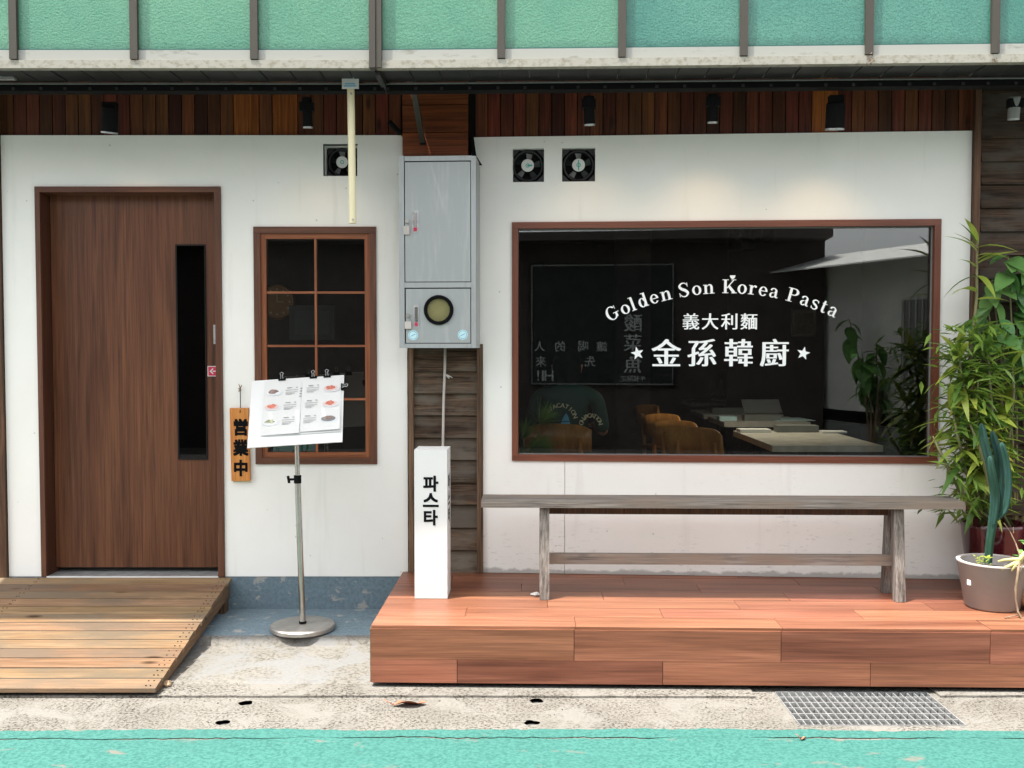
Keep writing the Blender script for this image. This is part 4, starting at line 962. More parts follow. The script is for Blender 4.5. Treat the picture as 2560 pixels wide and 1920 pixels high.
for i, (u, v, pm, fm) in enumerate(dishes):
    x, z = uv(u, v); yy = -.0045 - .0115*v**3; rr = random.Random(i)
    if u > .5: yy -= .0035
    pl = MB().disc(x+.004, z-.004, .040, .017, yy, 24).build('dish_picture', plain('shade_print%d' % i, (.62,.63,.65), .8), MN)
    MB().disc(x, z, .036, .0155, yy-.0004, 24).build('dish_plate', MT[pm], pl)
    m = MB(); pts = [(x + .024*(1+.25*rr.uniform(-1, 1))*math.cos(2*math.pi*k/14), yy-.0008, z+.003 + .012*(1+.35*rr.uniform(-1, 1))*math.sin(2*math.pi*k/14)) for k in range(14)]
    m.poly(pts).build('dish_food', MT[fm], pl)
tx = MB()
for (u, v, s) in ((.37, .15, 1), (.36, .375, 1), (.35, .60, 1), (.60, .14, 1), (.59, .37, 1), (.58, .60, 1)):
    for k, (dv, ln, off) in enumerate(((0, .055, .02), (0, .02, .115), (.035, .14, 0), (.065, .13, .005), (.085, .10, .005), (.10, .07, .005))):
        x, z = uv(u + off, v+dv); x2, _ = uv(u+off+ln, v); yy = -.0052 - .0115*(v+dv)**3 - (.0035 if u > .5 else 0)
        h = .0022 if k < 2 else .0011
        tx.poly([(x, yy, z-h), (x2, yy, z-h), (x2, yy, z+h), (x, yy, z+h)])
for k in range(4):
    x, z = uv(.545-.003*k, .17+.04*k); tx.poly([(x-.005, -.0062, z-.004), (x+.005, -.0062, z-.004), (x+.005, -.0062, z+.003), (x-.005, -.0062, z+.003)])
tx.build('printed_text', MT['inkgrey'], MN)
# card standing inside the small window
x0, x1, z0, z1 = rect(683, 1080, 791, 1133, L, .026)
CD = thing('window_card', 'pale blue card with green numerals standing behind the small window', 'card', T(x0, .026, z0))
MB().box(0, x1-x0, 0, .003, 0, z1-z0).build('card', MT['iceb'], CD)
cw_ = x1-x0
[put_chars('lettering', [i_], MT['tealp'], CD, y=-.001) for i_ in [('2', cw_*.52, .035, .07, .03, .9, -.12), ('0', cw_*.73, .035, .07, .03, .9, -.12), ('士', cw_*.1, .050, .022, .01), ('林', cw_*.1, .022, .022, .01)]]
# ================================================================== PLANTS AT THE RIGHT END
def leaf_mesh(name, ln, wd, droop, fold, mat, ov=False, n=6):
    V = []; Fc = []
    for i in range(n+1):
        t = i/n; w = wd/2*(math.sin(math.pi*min(1, t*.93+.06))**(.8 if ov else .75))*(1.0 if ov else (1-.35*t)) if i < n else .0006
        z = droop*ln*(-t*t); x = ln*t
        V += [(x, -w, z + fold*w), (x, 0, z), (x, w, z + fold*w)]
    for i in range(n):
        b = 3*i; Fc += [(b, b+3, b+4, b+1), (b+1, b+4, b+5, b+2)]
    me = bpy.data.meshes.new(name); me.from_pydata(V, [], Fc); me.update(); me.materials.append(mat)
    for p in me.polygons: p.use_smooth = True
    return me
def orient(p, az, el, rollv, s=1.0):
    return Matrix.Translation(p) @ Matrix.Rotation(az, 4, 'Z') @ Matrix.Rotation(-el, 4, 'Y') @ Matrix.Rotation(rollv, 4, 'X') @ Matrix.Scale(s, 4)
lr = random.Random(5)
LA = [leaf_mesh('leaf', .145, .034, d_, .35, m_) for d_ in (.25, .55) for m_ in (MT['leaf_a'], MT['leaf_b'])]
LY = leaf_mesh('leaf', .11, .036, .5, .3, MT['leaf_y'])
PD = thing('potted_dracaena', 'tall narrow-leaved green plant in a glossy dark red pot at the end of the bench', 'plant')
def W3(px, py, Y): return at(px, py, L, Y)
Yp = -.42
pc = W3(2482, 1305, Yp); pz = pc.z
MB().lathe([(.002, .290), (.105, .2845), (.112, .30), (.150, pz-.02), (.156, pz), (.145, pz), (.138, pz-.03), (.002, pz-.03)], 40, (pc.x, Yp, 0)).build('pot', MT['pot_red'], PD, smooth=True)
canes = [([(2450,1300),(2448,1180),(2430,1050),(2425,900),(2442,740),(2442,600)], -.46, .15), ([(2470,1300),(2492,1150),(2478,1000),(2470,880)], -.46, 0), ([(2440,1300),(2415,1180),(2392,1080),(2380,1020)], -.50, 0),
         ([(2490,1300),(2520,1120),(2535,980),(2530,900)], -.44, 0), ([(2445,1300),(2422,1150),(2408,980),(2396,870)], -.48, 0), ([(2460,1300),(2455,1150),(2440,1040),(2445,950)], -.52, 0), ([(2435,1310),(2412,1250),(2402,1200)], -.50, 0), ([(2480,1300),(2470,1200),(2450,1120),(2425,1060)], -.55, 0), ([(2455,1305),(2400,1230),(2350,1130),(2332,1090)], -.5, 0)]
ms = MB(); nleaf = 0; stuffV = []
for ci, (pts, Y, _) in enumerate(canes):
    P3 = [W3(x, y, Y + (0.0 if i == 0 else lr.uniform(-.04, .04))) for i, (x, y) in enumerate(pts)]
    P3[0] = Vector((pc.x + lr.uniform(-.08, .08), Yp + lr.uniform(-.06, .06), pz-.03))
    ms.tube(P3, [.008]*(len(P3)-1) + [.004], 6)
    seg = []
    for a, b in zip(P3, P3[1:]):
        k = max(2, int((b-a).length/.019)); seg += [(a.lerp(b, j/k), (b-a).normalized()) for j in range(k)]
    for j, (p, dr_) in enumerate(seg):
        fr_ = j/len(seg)
        if fr_ < (.28 if ci not in (2, 6) else .1): continue
        if ci == 0 and .62 < fr_ < .9 and lr.random() < .75: continue
        for q in range(1 if lr.random() < .45 else 2):
            az = lr.uniform(0, 2*math.pi); el = lr.uniform(-.5, .75) if fr_ < .92 else lr.uniform(.2, 1.2)
            me = LY if (lr.random() < .05 and p.z < 1.25) else LA[lr.choice((0, 0, 2, 2, 1, 3))]
            if nleaf < 290 or False:
                link('leaf', me, None, PD, orient(p, az, el, lr.uniform(-.4, .4), lr.uniform(.9, 1.45))); nleaf += 1
ms.build('cane', MT['stem'], PD, smooth=True)
fm = MB()                                                # the small inner leaves nobody could pick apart
for k in range(900):
    px_, py_ = lr.gauss(2430, 46), lr.uniform(800, 1290); p = W3(px_ + (1290-py_)*.02, py_, lr.uniform(-.56, -.34)); M_ = orient(p, lr.uniform(0, 6.28), lr.uniform(-.7, .6), lr.uniform(-.5, .5), lr.uniform(.6, 1.0))
    vs_ = [fm.bm.verts.new(M_ @ Vector(q)) for q in ((0, 0, 0), (.05, -.013, -.006), (.12, 0, -.03), (.05, .013, -.006))]; fm.bm.faces.new(vs_)
tag(fm.build('foliage', MT['leaf_m'], PD), kind='stuff')
# broad-leaved plant behind
PB = thing('broad_leaf_plant', 'broad-leaved green shrub leaning against the dark timber siding', 'plant')
LB = [leaf_mesh('leaf', .135, .085, d_, .22, MT['leaf_broad'], True) for d_ in (.35, .7)]
tips = [(2520,640),(2560,660),(2480,700),(2540,740),(2590,700),(2500,800),(2560,820),(2600,640),(2470,770),(2530,880),(2600,780),(2580,900)]
mb_ = MB(); base = Vector((W3(2560, 1400, -.25).x, -.18, .284))
for i, (x, y) in enumerate(tips):
    p = W3(x, y, -.36 + lr.uniform(-.06, .10)); mb_.tube([base, base.lerp(p, .5) + Vector((.06, .08, .05)), p], [.010, .007, .003], 6)
    for k in range(6):
        az = lr.uniform(0, 6.28); el = lr.uniform(-.95, .1)
        az = -math.pi/2 + lr.uniform(-1.7, 1.7)
        link('leaf', LB[k % 2], None, PB, orient(p + Vector((0, 0, -.02*k)), az, el, lr.uniform(-.5, .5), lr.uniform(.7, 1.12)))
mb_.build('branch', MT['stem'], PB, smooth=True)
MB().lathe([(.002, .284), (.10, .284), (.13, .50), (.12, .50), (.002, .47)], 28, (base.x, base.y, 0)).build('pot', MT['ink'], PB, smooth=True)
# black panel added to darken the space behind the pots
q = W3(2555, 1100, -.2)
MB().lathe([(.002, .284), (.17, .284), (.19, .30), (.20, .70), (.205, .72), (.205, .745), (.002, .75)], 30, (W3(2600, 1100, -.12).x, -.10, 0))
bb = MB().box(W3(2512, 1100, -.14).x, W3(2512, 1100, -.14).x + .55, -.165, -.10, .284, 1.02).build('black_panel', MT['ink'], None, bevel=.02)
tag(bb, 'black panel added to darken the space behind the potted plants', 'board')
# cactus in a grey pot
gp = Vector((2.277, -.735, DZ))
CT = thing('potted_cactus', 'blue-green column cactus in a round grey pot at the deck end', 'cactus', T(*gp))
hp = .219
MB().lathe([(.002, .001), (.116, .001), (.122, .010), (.157, hp-.004), (.160, hp), (.150, hp+.002), (.142, hp-.004), (.136, hp-.05), (.002, hp-.05)], 48).build('pot', MT['pot_grey'], CT, smooth=True)
MB().lathe([(.1605, hp-.003), (.1605, hp+.0025), (.1425, hp+.0025), (.1425, hp-.003)], 48).build('pot_rim', MT['pot_rim'], CT)
MB().lathe([(.001, hp-.046), (.1365, hp-.048)], 40).build('soil', MT['soil'], CT)
def cl(px, py, dy=0): v = at(px, py, L, gp.y+dy); return v - gp
def ribbed(pts, rad, ribs=4):
    rad = [r*.86 for r in rad]
    pts = [Vector(p) for p in pts]; ns = 8; out = []; rr = []
    P_ = [pts[0]]+pts+[pts[-1]]; r_ = [rad[0]]+list(rad)+[rad[-1]]
    for i in range(len(pts)-1):
        for j in range(ns):
            t = j/ns; a, b, c, d = P_[i:i+4]
            out.append(.5*((2*b)+(c-a)*t+(2*a-5*b+4*c-d)*t*t+(3*b-a-3*c+d)*t**3)); rr.append(r_[i+1]*(1-t)+r_[i+2]*t)
    out += [pts[-1]]; rr += [rad[-1]]
    m = MB(); rings = []; prev = Vector((1, 0, 0)); n = ribs*6
    for i, p in enumerate(out):
        t = (out[min(i+1, len(out)-1)]-out[max(i-1, 0)]).normalized(); a = (prev - t*prev.dot(t)).normalized(); b = t.cross(a); prev = a
        rings.append([m.bm.verts.new(p + (a*math.cos(2*math.pi*k/n)+b*math.sin(2*math.pi*k/n))*rr[i]*(.58+.56*abs(math.cos(math.pi*k*ribs/n))**1.5)) for k in range(n)])
    for i in range(len(rings)-1):
        for k in range(n): m.bm.faces.new((rings[i][k], rings[i][(k+1)%n], rings[i+1][(k+1)%n], rings[i+1][k]))
    m.bm.faces.new(rings[-1]); return m
ribbed([cl(2470, 1408), cl(2474, 1360), cl(2482, 1300), cl(2486, 1240), cl(2476, 1165), cl(2462, 1110), cl(2455, 1070), cl(2453, 1058)], [.020, .021, .023, .022, .022, .022, .017, .003]).build('trunk', MT['cactus'], CT, smooth=True)
ribbed([cl(2487, 1300, .02), cl(2500, 1240, .03), cl(2497, 1150, .03), cl(2484, 1095, .03), cl(2480, 1076, .03)], [.014, .020, .021, .019, .003]).build('arm', MT['cactus'], CT, smooth=True)
ribbed([cl(2488, 1300, -.01), cl(2512, 1272, -.02), cl(2521, 1210, -.02), cl(2515, 1150, -.02), cl(2506, 1116, -.02), cl(2503, 1106, -.02)], [.013, .019, .019, .018, .015, .003]).build('arm', MT['cactus'], CT, smooth=True)
ribbed([cl(2484, 1310, -.02), cl(2491, 1250, -.03), cl(2482, 1190, -.04), cl(2476, 1150, -.04), cl(2475, 1140, -.04)], [.013, .019, .019, .015, .003]).build('arm', MT['cactus'], CT, smooth=True)
mm = MB(); rr = random.Random(8); cc = cl(2460, 1405, -.05)
for k in range(46):
    p = cc + Vector((rr.gauss(0, .016), rr.gauss(0, .014), rr.uniform(-.02, .028))); a = rr.uniform(0, 6.28); L_ = rr.uniform(.014, .026)
    d1 = Vector((math.cos(a), math.sin(a), rr.uniform(-.2, .8))).normalized()*L_; s1 = d1.cross(Vector((0, 0, 1))).normalized()*L_*.35
    mm.poly([p, p+d1*.5+s1, p+d1, p+d1*.5-s1])
tag(mm.build('weed', MT['leaf_a'], CT), 'small green weed in the cactus pot', kind='stuff')
MB().box(-.1445, -.139, -.012, .010, .115, .140).build('pot_label', MT['white'], CT, Matrix.Rotation(math.radians(20), 4, 'Z'))
# vine roots hanging over the pot, clay balls
VN = thing('root_vine', 'yellowish bare root vine hanging over the rim of the grey pot', 'plant')
def V3(px, py, Y=-.90): return at(px, py, L, Y)
m = MB()
m.tube([V3(2495, 1404, -.86), V3(2510, 1400, -.87), V3(2535, 1398, -.89), V3(2550, 1400, -.90), V3(2562, 1380, -.9)], [.005, .006, .008, .012, .009], 8)
m.tube([V3(2503, 1424, -.885), V3(2525, 1414, -.89), V3(2548, 1402, -.9)], [.006, .008, .010], 8)
m.tube([V3(2529, 1428, -.905), V3(2540, 1412, -.905), V3(2552, 1402, -.9)], [.004, .006, .009], 8)
m.build('root', MT['root'], VN, smooth=True)
m = MB(); m.tube([V3(2548, 1404, -.905), V3(2544, 1440, -.915), V3(2540, 1470, -.92), V3(2540, 1500, -.92), V3(2545, 1530, -.925), V3(2558, 1552, -.95), V3(2575, 1560, -.96)], [.006, .006, .007, .005, .005, .005, .004], 8)
m.tube([V3(2556, 1404, -.905), V3(2548, 1440, -.91), V3(2545, 1455, -.915)], .003, 6); m.tube([atz(2512, 1545, DZ+.004), V3(2546, 1537, -.925)], .003, 6); m.build('hanging_stem', MT['bark'], VN, smooth=True)
m = MB(); m.tube([V3(2510, 1308, -.8), V3(2526, 1330, -.8), V3(2540, 1360, -.82), V3(2552, 1395, -.88)], [.002, .002, .003, .004], 6); m.tube([V3(2533, 1318, -.8), V3(2534, 1333, -.8)], .002, 6); m.build('twig', MT['bark'], VN)
for (x, y, s) in ((2545, 1352, .35), (2556, 1352, .4), (2547, 1374, .3), (2530, 1388, .3), (2562, 1340, .4)):
    link('leaf', LB[0], None, VN, orient(V3(x, y, -.83), -1.2+lr.uniform(-1, 1), lr.uniform(-.6, .4), 0, s))
JR = [('round rough clay ball on the deck beside the grey pot', V3(2584, 1505, -.80), .075), ('rough clay ball resting on top of another beside the grey pot', V3(2588, 1448, -.80), .07)]
for lb, p, r_ in JR:
    z = DZ + r_ + .001 if 'deck' in lb else DZ + .15 + r_*.93
    t_ = thing('clay_ball', lb, 'ornament', T(p.x, -.80, z))
    m = MB(); bmesh.ops.create_icosphere(m.bm, subdivisions=3, radius=r_)
    for v in m.bm.verts: v.co *= 1 + .06*noise.noise(v.co*22)
    m.build('body', MT['clay'], t_, smooth=True)
    MB().lathe([(.02, r_*.93), (.014, r_*1.04), (.004, r_*1.06)], 10, cap=True).build('knob', MT['bark'], t_)

# ================================================================== NEIGHBOURING TIMBER HOUSE
NH = thing('timber_house', 'dark weathered timber sided house beside the shop front', 'building', R.M)
a, b = at(2447, 700, R, .0).x, 5.2
ys = [170, 231, 290, 347, 404, 461, 520, 579, 638]; ys += [638 + 59*k for k in range(1, 14)]
for y0, y1 in zip(ys, ys[1:]):
    z1, z0 = at(2500, y0, R, 0).z, at(2500, y1, R, 0).z
    if z0 < .25: break
    MB().prism([(a, -.014, z0), (a, .014, z0), (a, .03, z1+.010), (a, .012, z1+.010)], (b-a, 0, 0)).build('siding_board', MT['siding_d'], NH, bevel=.002)
MB().box(a, b, .032, .12, .2, 3.2).build('wall', MT['blackm'], NH)

# ================================================================== DRAIN GRATE, DRY LEAF, CRUMBS
GR = thing('drain_grate', 'galvanised steel grating over the roadside drain', 'grate', T(0, 0, -.002))
for a in ((gx0, gx1, gy0, gy0+.006), (gx0, gx1, gy1-.006, gy1), (gx0, gx0+.006, gy0+.0065, gy1-.0065), (gx1-.006, gx1, gy0+.0065, gy1-.0065)):
    MB().box(a[0]+.001, a[1]-.001, a[2]+.001, a[3]-.001, -.03, .004).build('frame_bar', MT['galv'], GR)
nb = 22
for k in range(1, nb):
    x = gx0 + (gx1-gx0)*k/nb; MB().box(x-.0022, x+.0022, gy0+.007, gy1-.007, -.028, .0025).build('bearing_bar', MT['galv'], GR)
for k in range(1, 6):
    y = gy0 + (gy1-gy0)*k/6; MB().box(gx0+.007, gx1-.007, y-.003, y+.003, -.006, .0035).build('cross_rod', MT['galv'], GR)
def dry_leaf(p, rz, ln, label, curl=.03):
    m = MB(); n = 8; rows3 = []
    for i in range(n+1):
        t = i/n; w = ln*.26*math.sin(math.pi*min(1, t*.95+.04))+.001; z = .004 + curl*abs(math.sin(t*4.1))*.35
        rows3.append([m.bm.verts.new((ln*t, -w, z+w*.55)), m.bm.verts.new((ln*t, 0, z)), m.bm.verts.new((ln*t, w, z+w*.75*math.cos(t*6)))])
    for i in range(n):
        for k in range(2): m.bm.faces.new((rows3[i][k], rows3[i+1][k], rows3[i+1][k+1], rows3[i][k+1]))
    m.tube([(0, 0, .006), (-ln*.22, .01, .02), (-ln*.32, .02, .026)], [.002, .0015, .001], 5)
    return tag(m.build('dry_leaf', MT['dryleaf'], None, T(*p) @ Matrix.Rotation(rz, 4, 'Z'), smooth=True), label, 'leaf')
dry_leaf(atz(985, 1766, .0), .12, .135, 'curled brown dry leaf on the concrete in front of the deck')
dry_leaf(atz(2003, 1852, .005), .9, .03, 'tiny dry brown leaf lying on the teal lane below the grate', .01)
dry_leaf(atz(112, 1737, .002), .05, .085, 'flattened pale leaf at the foot of the ramp', .006)
m = MB(); bmesh.ops.create_icosphere(m.bm, subdivisions=2, radius=.022)
for v in m.bm.verts: v.co = Vector((v.co.x*1.2, v.co.y, v.co.z*.6)) * (1 + .5*noise.noise(v.co*60))
p = atz(416, 1714, .012); tag(m.build('stone', MT['clay'], None, T(p.x, p.y, .022)), 'small broken stone at the corner of the ramp', 'stone')
gs = MB(); rg = random.Random(3)
for k in range(240):
    x, y = rg.uniform(-2.4, 2.6), -1.05 - abs(rg.gauss(0, .16)); s = rg.uniform(.001, .003)
    if y < -1.52 or (gx0-.01 < x < gx1+.01 and gy0-.01 < y < gy1+.01): continue
    gs.box(x-s, x+s, y-s*rg.uniform(.5, 1), y+s, .0095 if y > -1.15 else .0005, (.0095 if y > -1.15 else .0005)+s)
tag(gs.build('grit', MT['pit']), 'fine grit scattered over the concrete', kind='stuff')

# ================================================================== INSIDE THE SHOP
def chair(M, label):
    c = thing('dining_chair', label, 'chair', M, 'plywood chairs indoors')
    MB().box(-.20, .20, -.20, .20, .43, .45).build('seat', MT['chair'], c, bevel=.01)
    m = MB(); n = 10; rg_ = []
    for i in range(n+1):
        t = i/n*2-1; y = .20 - .07*(1-t*t) + .02; x = .205*t; zb, zt = .60 + .02*t*t, .78 - .03*t**4
        rg_.append([m.bm.verts.new((x, -y, zb)), m.bm.verts.new((x, -y-.025, zt)), m.bm.verts.new((x, -y-.010, zt)), m.bm.verts.new((x, -y+.015, zb))])
    for i in range(n):
        for k in range(4): m.bm.faces.new((rg_[i][k], rg_[i+1][k], rg_[i+1][(k+1)%4], rg_[i][(k+1)%4]))
    m.bm.faces.new(rg_[0]); m.bm.faces.new(rg_[-1][::-1]); m.build('backrest', MT['chair'], c, smooth=True)
    for sx in (-1, 1):
        MB().tube([(sx*.17, -.17, 0), (sx*.16, -.16, .44), (sx*.13, -.20, .70)], [.013, .016, .012], 8).build('rear_leg', MT['chair'], c)
        MB().tube([(sx*.18, .17, 0), (sx*.165, .16, .43)], [.012, .015], 8).build('leg', MT['chair'], c)
    return c
FZ = .271
ZT = .956
tabs = [('rectangular grey table standing against the window', 1933, 2211, 5.62, 1.0), ('grey table one row behind the window table', 1812, 2028, 7.34, .62), ('grey table in the third row from the window', 1760, 1960, 8.15, .6), ('grey table in the farthest row indoors', 1730, 1905, 9.9, .6)]
tp = []
for lb, p0_, p1_, d_, dep in tabs:
    x0, x1 = (p0_-1280)*d_/FPX, (p1_-1280)*d_/FPX; y = -5.435 + d_
    t_ = thing('dining_table', lb, 'table', T(x0, y, FZ), 'grey tables indoors'); w_ = x1-x0
    MB().box(0, w_, 0, dep, ZT-FZ-.035, ZT-FZ).build('table_top', MT['tabletop'], t_, bevel=.003)
    MB().tube([(w_/2, dep/2, .01), (w_/2, dep/2, ZT-FZ-.036)], .035, 12).build('column', MT['black'], t_)
    MB().box(w_/2-.22, w_/2+.22, dep/2-.22, dep/2+.22, 0, .012).build('foot_plate', MT['black'], t_)
    tp.append((x0, x1, y, dep))
def tbl_item(name, label, cat, k, u, v, sx, sy, sz, mat, rot=0.0):
    x0, x1, y, dep = tp[k]; o = MB().box(-sx/2, sx/2, -sy/2, sy/2, .0005, sz).build(name, mat, None, T(x0+(x1-x0)*u, y+dep*v, ZT) @ Matrix.Rotation(rot, 4, 'Z'), bevel=.002)
    return tag(o, label, cat)
tbl_item('menu_box', 'grey box at the back of the window table', 'box', 0, .62, .90, .27, .09, .045, MT['galvbox'])
tbl_item('napkin_stack', 'white napkins at the left back of the window table', 'napkins', 0, .17, .88, .20, .12, .022, MT['white'])
tbl_item('plate', 'pale flat tray at the right back of the window table', 'tray', 0, .97, .84, .16, .10, .012, MT['white'])
tbl_item('menu_box', 'dark grey box on the second row table', 'box', 1, .5, .3, .27, .09, .045, MT['galvbox'])
tbl_item('napkin_stack', 'pale napkins at the left of the second row table', 'napkins', 1, .10, .35, .13, .12, .03, MT['iceb'])
tbl_item('menu_sheet', 'pale blue sheet lying on the second row table', 'paper', 1, .86, .45, .30, .32, .004, MT['iceb'], .1)
tbl_item('menu_box', 'dark box on the third row table', 'box', 2, .35, .3, .26, .09, .045, MT['galvbox'])
x0, x1, y, dep = tp[2]
o = MB().box(-.16, .16, 0, .004, 0, .16).build('menu_card', MT['paper'], None, T(x0+.55, y+.25, ZT+.002) @ Matrix.Rotation(math.radians(-50), 4, 'X')); tag(o, 'cream menu card tilted on the third row table', 'menu')
def face(x, y, deg): return T(x, y, FZ) @ Matrix.Rotation(math.radians(deg), 4, 'Z')
chair(face(.30, .72, -8), 'plywood chair with the seated person in the green shirt')
chair(face(1.20, .40, -48), 'plywood chair nearest the window at the left of the window table')
chair(face(1.20, .90, -55), 'plywood chair behind another at the left of the window table')
chair(face(1.22, 1.5, -60), 'plywood chair beside the second row table')
chair(face(1.28, 2.55, -70), 'plywood chair beside the third row table')
# people
def skin_body(name, joints, edges, mat, parent, root=0):
    me = bpy.data.meshes.new(name); me.from_pydata([j[0] for j in joints], edges, []); o = bpy.data.objects.new(name, me); COL.objects.link(o)
    md = o.modifiers.new('s', 'SKIN'); md.use_smooth_shade = True
    for i, j in enumerate(joints): v = me.skin_vertices[0].data[i]; v.radius = j[1]; v.use_root = (i == root)
    o.modifiers.new('d', 'SUBSURF').levels = 2; bpy.context.view_layer.update()
    m2 = bpy.data.meshes.new_from_object(o.evaluated_get(bpy.context.evaluated_depsgraph_get())); bpy.data.objects.remove(o)
    m2.materials.clear()
    for p in m2.polygons: p.use_smooth = True
    return link(name, m2, mat, parent)
def person(M, label, shirt, arms_fwd=.26, lift=0.0):
    p = thing('person', label, 'person', M)
    J = [((0, 0, .50), (.15, .11)), ((0, .01, .64), (.135, .095)), ((0, .02, .82), (.15, .10)), ((0, .02, .93), (.13, .085)), ((0, .03, 1.0), (.055, .055)),
         ((.13, .02, .94), (.06, .06)), ((.19, .03, .92), (.055, .055)), ((.23, .06, .70), (.046, .046)),
         ((-.13, .02, .94), (.06, .06)), ((-.19, .03, .92), (.055, .055)), ((-.23, .06, .70), (.046, .046)),
         ((.10, .10, .50), (.085, .085)), ((.12, .45, .50), (.065, .065)), ((-.10, .10, .50), (.085, .085)), ((-.12, .45, .50), (.065, .065)),
         ((.12, .47, .08), (.045, .045)), ((-.12, .47, .08), (.045, .045)), ((.12, .56, .03), (.04, .03)), ((-.12, .56, .03), (.04, .03))]
    E_ = [(0,1),(1,2),(2,3),(3,4),(3,5),(5,6),(6,7),(3,8),(8,9),(9,10),(0,11),(11,12),(0,13),(13,14),(12,15),(14,16),(15,17),(16,18)]
    skin_body('body', J, E_, shirt, p)
    for s in (1, -1):
        JJ = [((s*.23, .06, .71), (.040, .040)), ((s*.19, .06+arms_fwd, .72+lift), (.028, .028)), ((s*.17, .12+arms_fwd, .73+lift), (.030, .020)), ((s*.16, .17+arms_fwd, .725+lift), (.024, .014))]
        a = skin_body('arm', JJ, [(0,1),(1,2),(2,3)], MT['skin'], p)
        for k, (dx, ln) in enumerate(((-.020, .045), (-.007, .055), (.006, .050), (.019, .038))):
            f0 = Vector((s*.16+dx, .165+arms_fwd, .722+lift)); MB().tube([f0, f0+Vector((0, ln*.6, -.004)), f0+Vector((0, ln, -.016))], [.008, .0075, .006], 8).build('finger', MT['skin'], a, smooth=True)
        f0 = Vector((s*.16-s*.022, .135+arms_fwd, .722+lift)); MB().tube([f0, f0+Vector((-s*.016, .02, -.003)), f0+Vector((-s*.018, .042, -.010))], [.010, .009, .007], 8).build('thumb', MT['skin'], a, smooth=True)
    m = MB(); bmesh.ops.create_uvsphere(m.bm, u_segments=20, v_segments=14, radius=.1)
    for v in m.bm.verts: v.co = Vector((v.co.x*.78, v.co.y*.92, v.co.z*1.16)) + Vector((0, .045, 1.11))
    h_ = m.build('head', MT['skin'], p, smooth=True)
    m = MB(); bmesh.ops.create_uvsphere(m.bm, u_segments=20, v_segments=14, radius=.106)
    for v in m.bm.verts:
        c_ = v.co.copy(); y_ = min(c_.y, .045 if c_.z < .04 else .2); v.co = Vector((c_.x*.86, y_*.98, c_.z*1.14 if c_.z > 0 else c_.z*1.35)) + Vector((0, .038, 1.12))
    m.build('hair', MT['hair'], h_, smooth=True)
    m = MB()
    for s in (1, -1): m.tube([(s*.032, .132, 1.115), (s*.032, .139, 1.115)], .009, 8)
    m.build('eyes', MT['ink'], h_); MB().tube([(0, .13, 1.11), (0, .155, 1.078)], [.008, .014], 8).build('nose', MT['skin'], h_, smooth=True)
    MB().tube([(-.024, .128, 1.045), (0, .136, 1.043), (.024, .128, 1.045)], [.004, .007, .004], 8).build('mouth', plain('lips%s' % label[:6], (.30,.10,.09), .5), h_, smooth=True)
    for s in (1, -1): MB().tube([(s*.078, .05, 1.08), (s*.086, .04, 1.13)], [.012, .016], 8).build('ear', MT['skin'], h_, smooth=True)
    return p
P1 = person(face(.34, .80, -6), 'person with black hair in a dark green printed shirt seated with back to the window', MT['shirt'])
its = []
def badge(cx, cz, r_, yy):
    for i, ch in enumerate('ONVACATION'):
        a = math.radians(165 - i*16.5); its.append((ch, cx + r_*math.cos(a), cz + r_*math.sin(a), .027, .03, 1.0, a - math.pi/2))
badge(-.03, .79, .092, 0); badge(.155, .76, .06, 0); o = put_chars('shirt_print', its, MT['cream'], P1, y=-.098)
m = MB(); m.poly([(-.024, -.0985, .785), (.024, -.0985, .785), (.018, -.0985, .81), (.004, -.0985, .835), (-.012, -.0985, .812)]); m.poly([(-.03, -.0985, .765), (.03, -.0985, .765), (.026, -.0985, .780), (-.026, -.0985, .780)]); m.build('shirt_print', MT['bluep'], P1)
person(face((1850-1280)*10.3/FPX, 5.15, 180), 'person in dark clothes facing the window with bare forearms on the farthest table', MT['cloth'], .22, -.01)
# pine-like pot plant inside the left end of the window
IP = thing('indoor_pine', 'spiky green indoor pot plant behind the left end of the big window', 'plant', T(at(1312, 1100, L, .32).x, .32, FZ))
MB().tube([(0, 0, .30), (.005, 0, .55), (-.01, 0, .75)], [.010, .009, .006], 8).build('trunk', MT['bark'], IP, smooth=True)
MB().lathe([(.002, .001), (.08, .001), (.11, .30), (.10, .30), (.002, .27)], 28).build('pot', MT['ink'], IP, smooth=True)
m = MB(); rp = random.Random(2)
for (c_, cnt, ax_) in (((.04, -.03, .64), 330, (.55, -.35, .25)), ((-.02, .02, .70), 150, (-.1, .1, 1)), ((.08, .03, .80), 130, (.6, .2, .8)), ((-.01, -.02, .58), 60, (.3, -.3, .5))):
    c_ = Vector(c_); ax_ = Vector(ax_).normalized()
    for k in range(cnt):
        dv = (ax_ + Vector((rp.gauss(0, .42), rp.gauss(0, .42), rp.gauss(0, .42)))).normalized(); ln = rp.uniform(.13, .19); sd_ = dv.cross(Vector((rp.random(), rp.random(), 1))).normalized()*.0032
        e_ = c_ + dv*ln + Vector((0, 0, -.02)); b_ = c_ + dv*.01
        m.bm.faces.new([m.bm.verts.new(q) for q in (b_-sd_, b_+sd_, e_)])
tag(m.build('needles', MT['needle'], IP), kind='stuff')
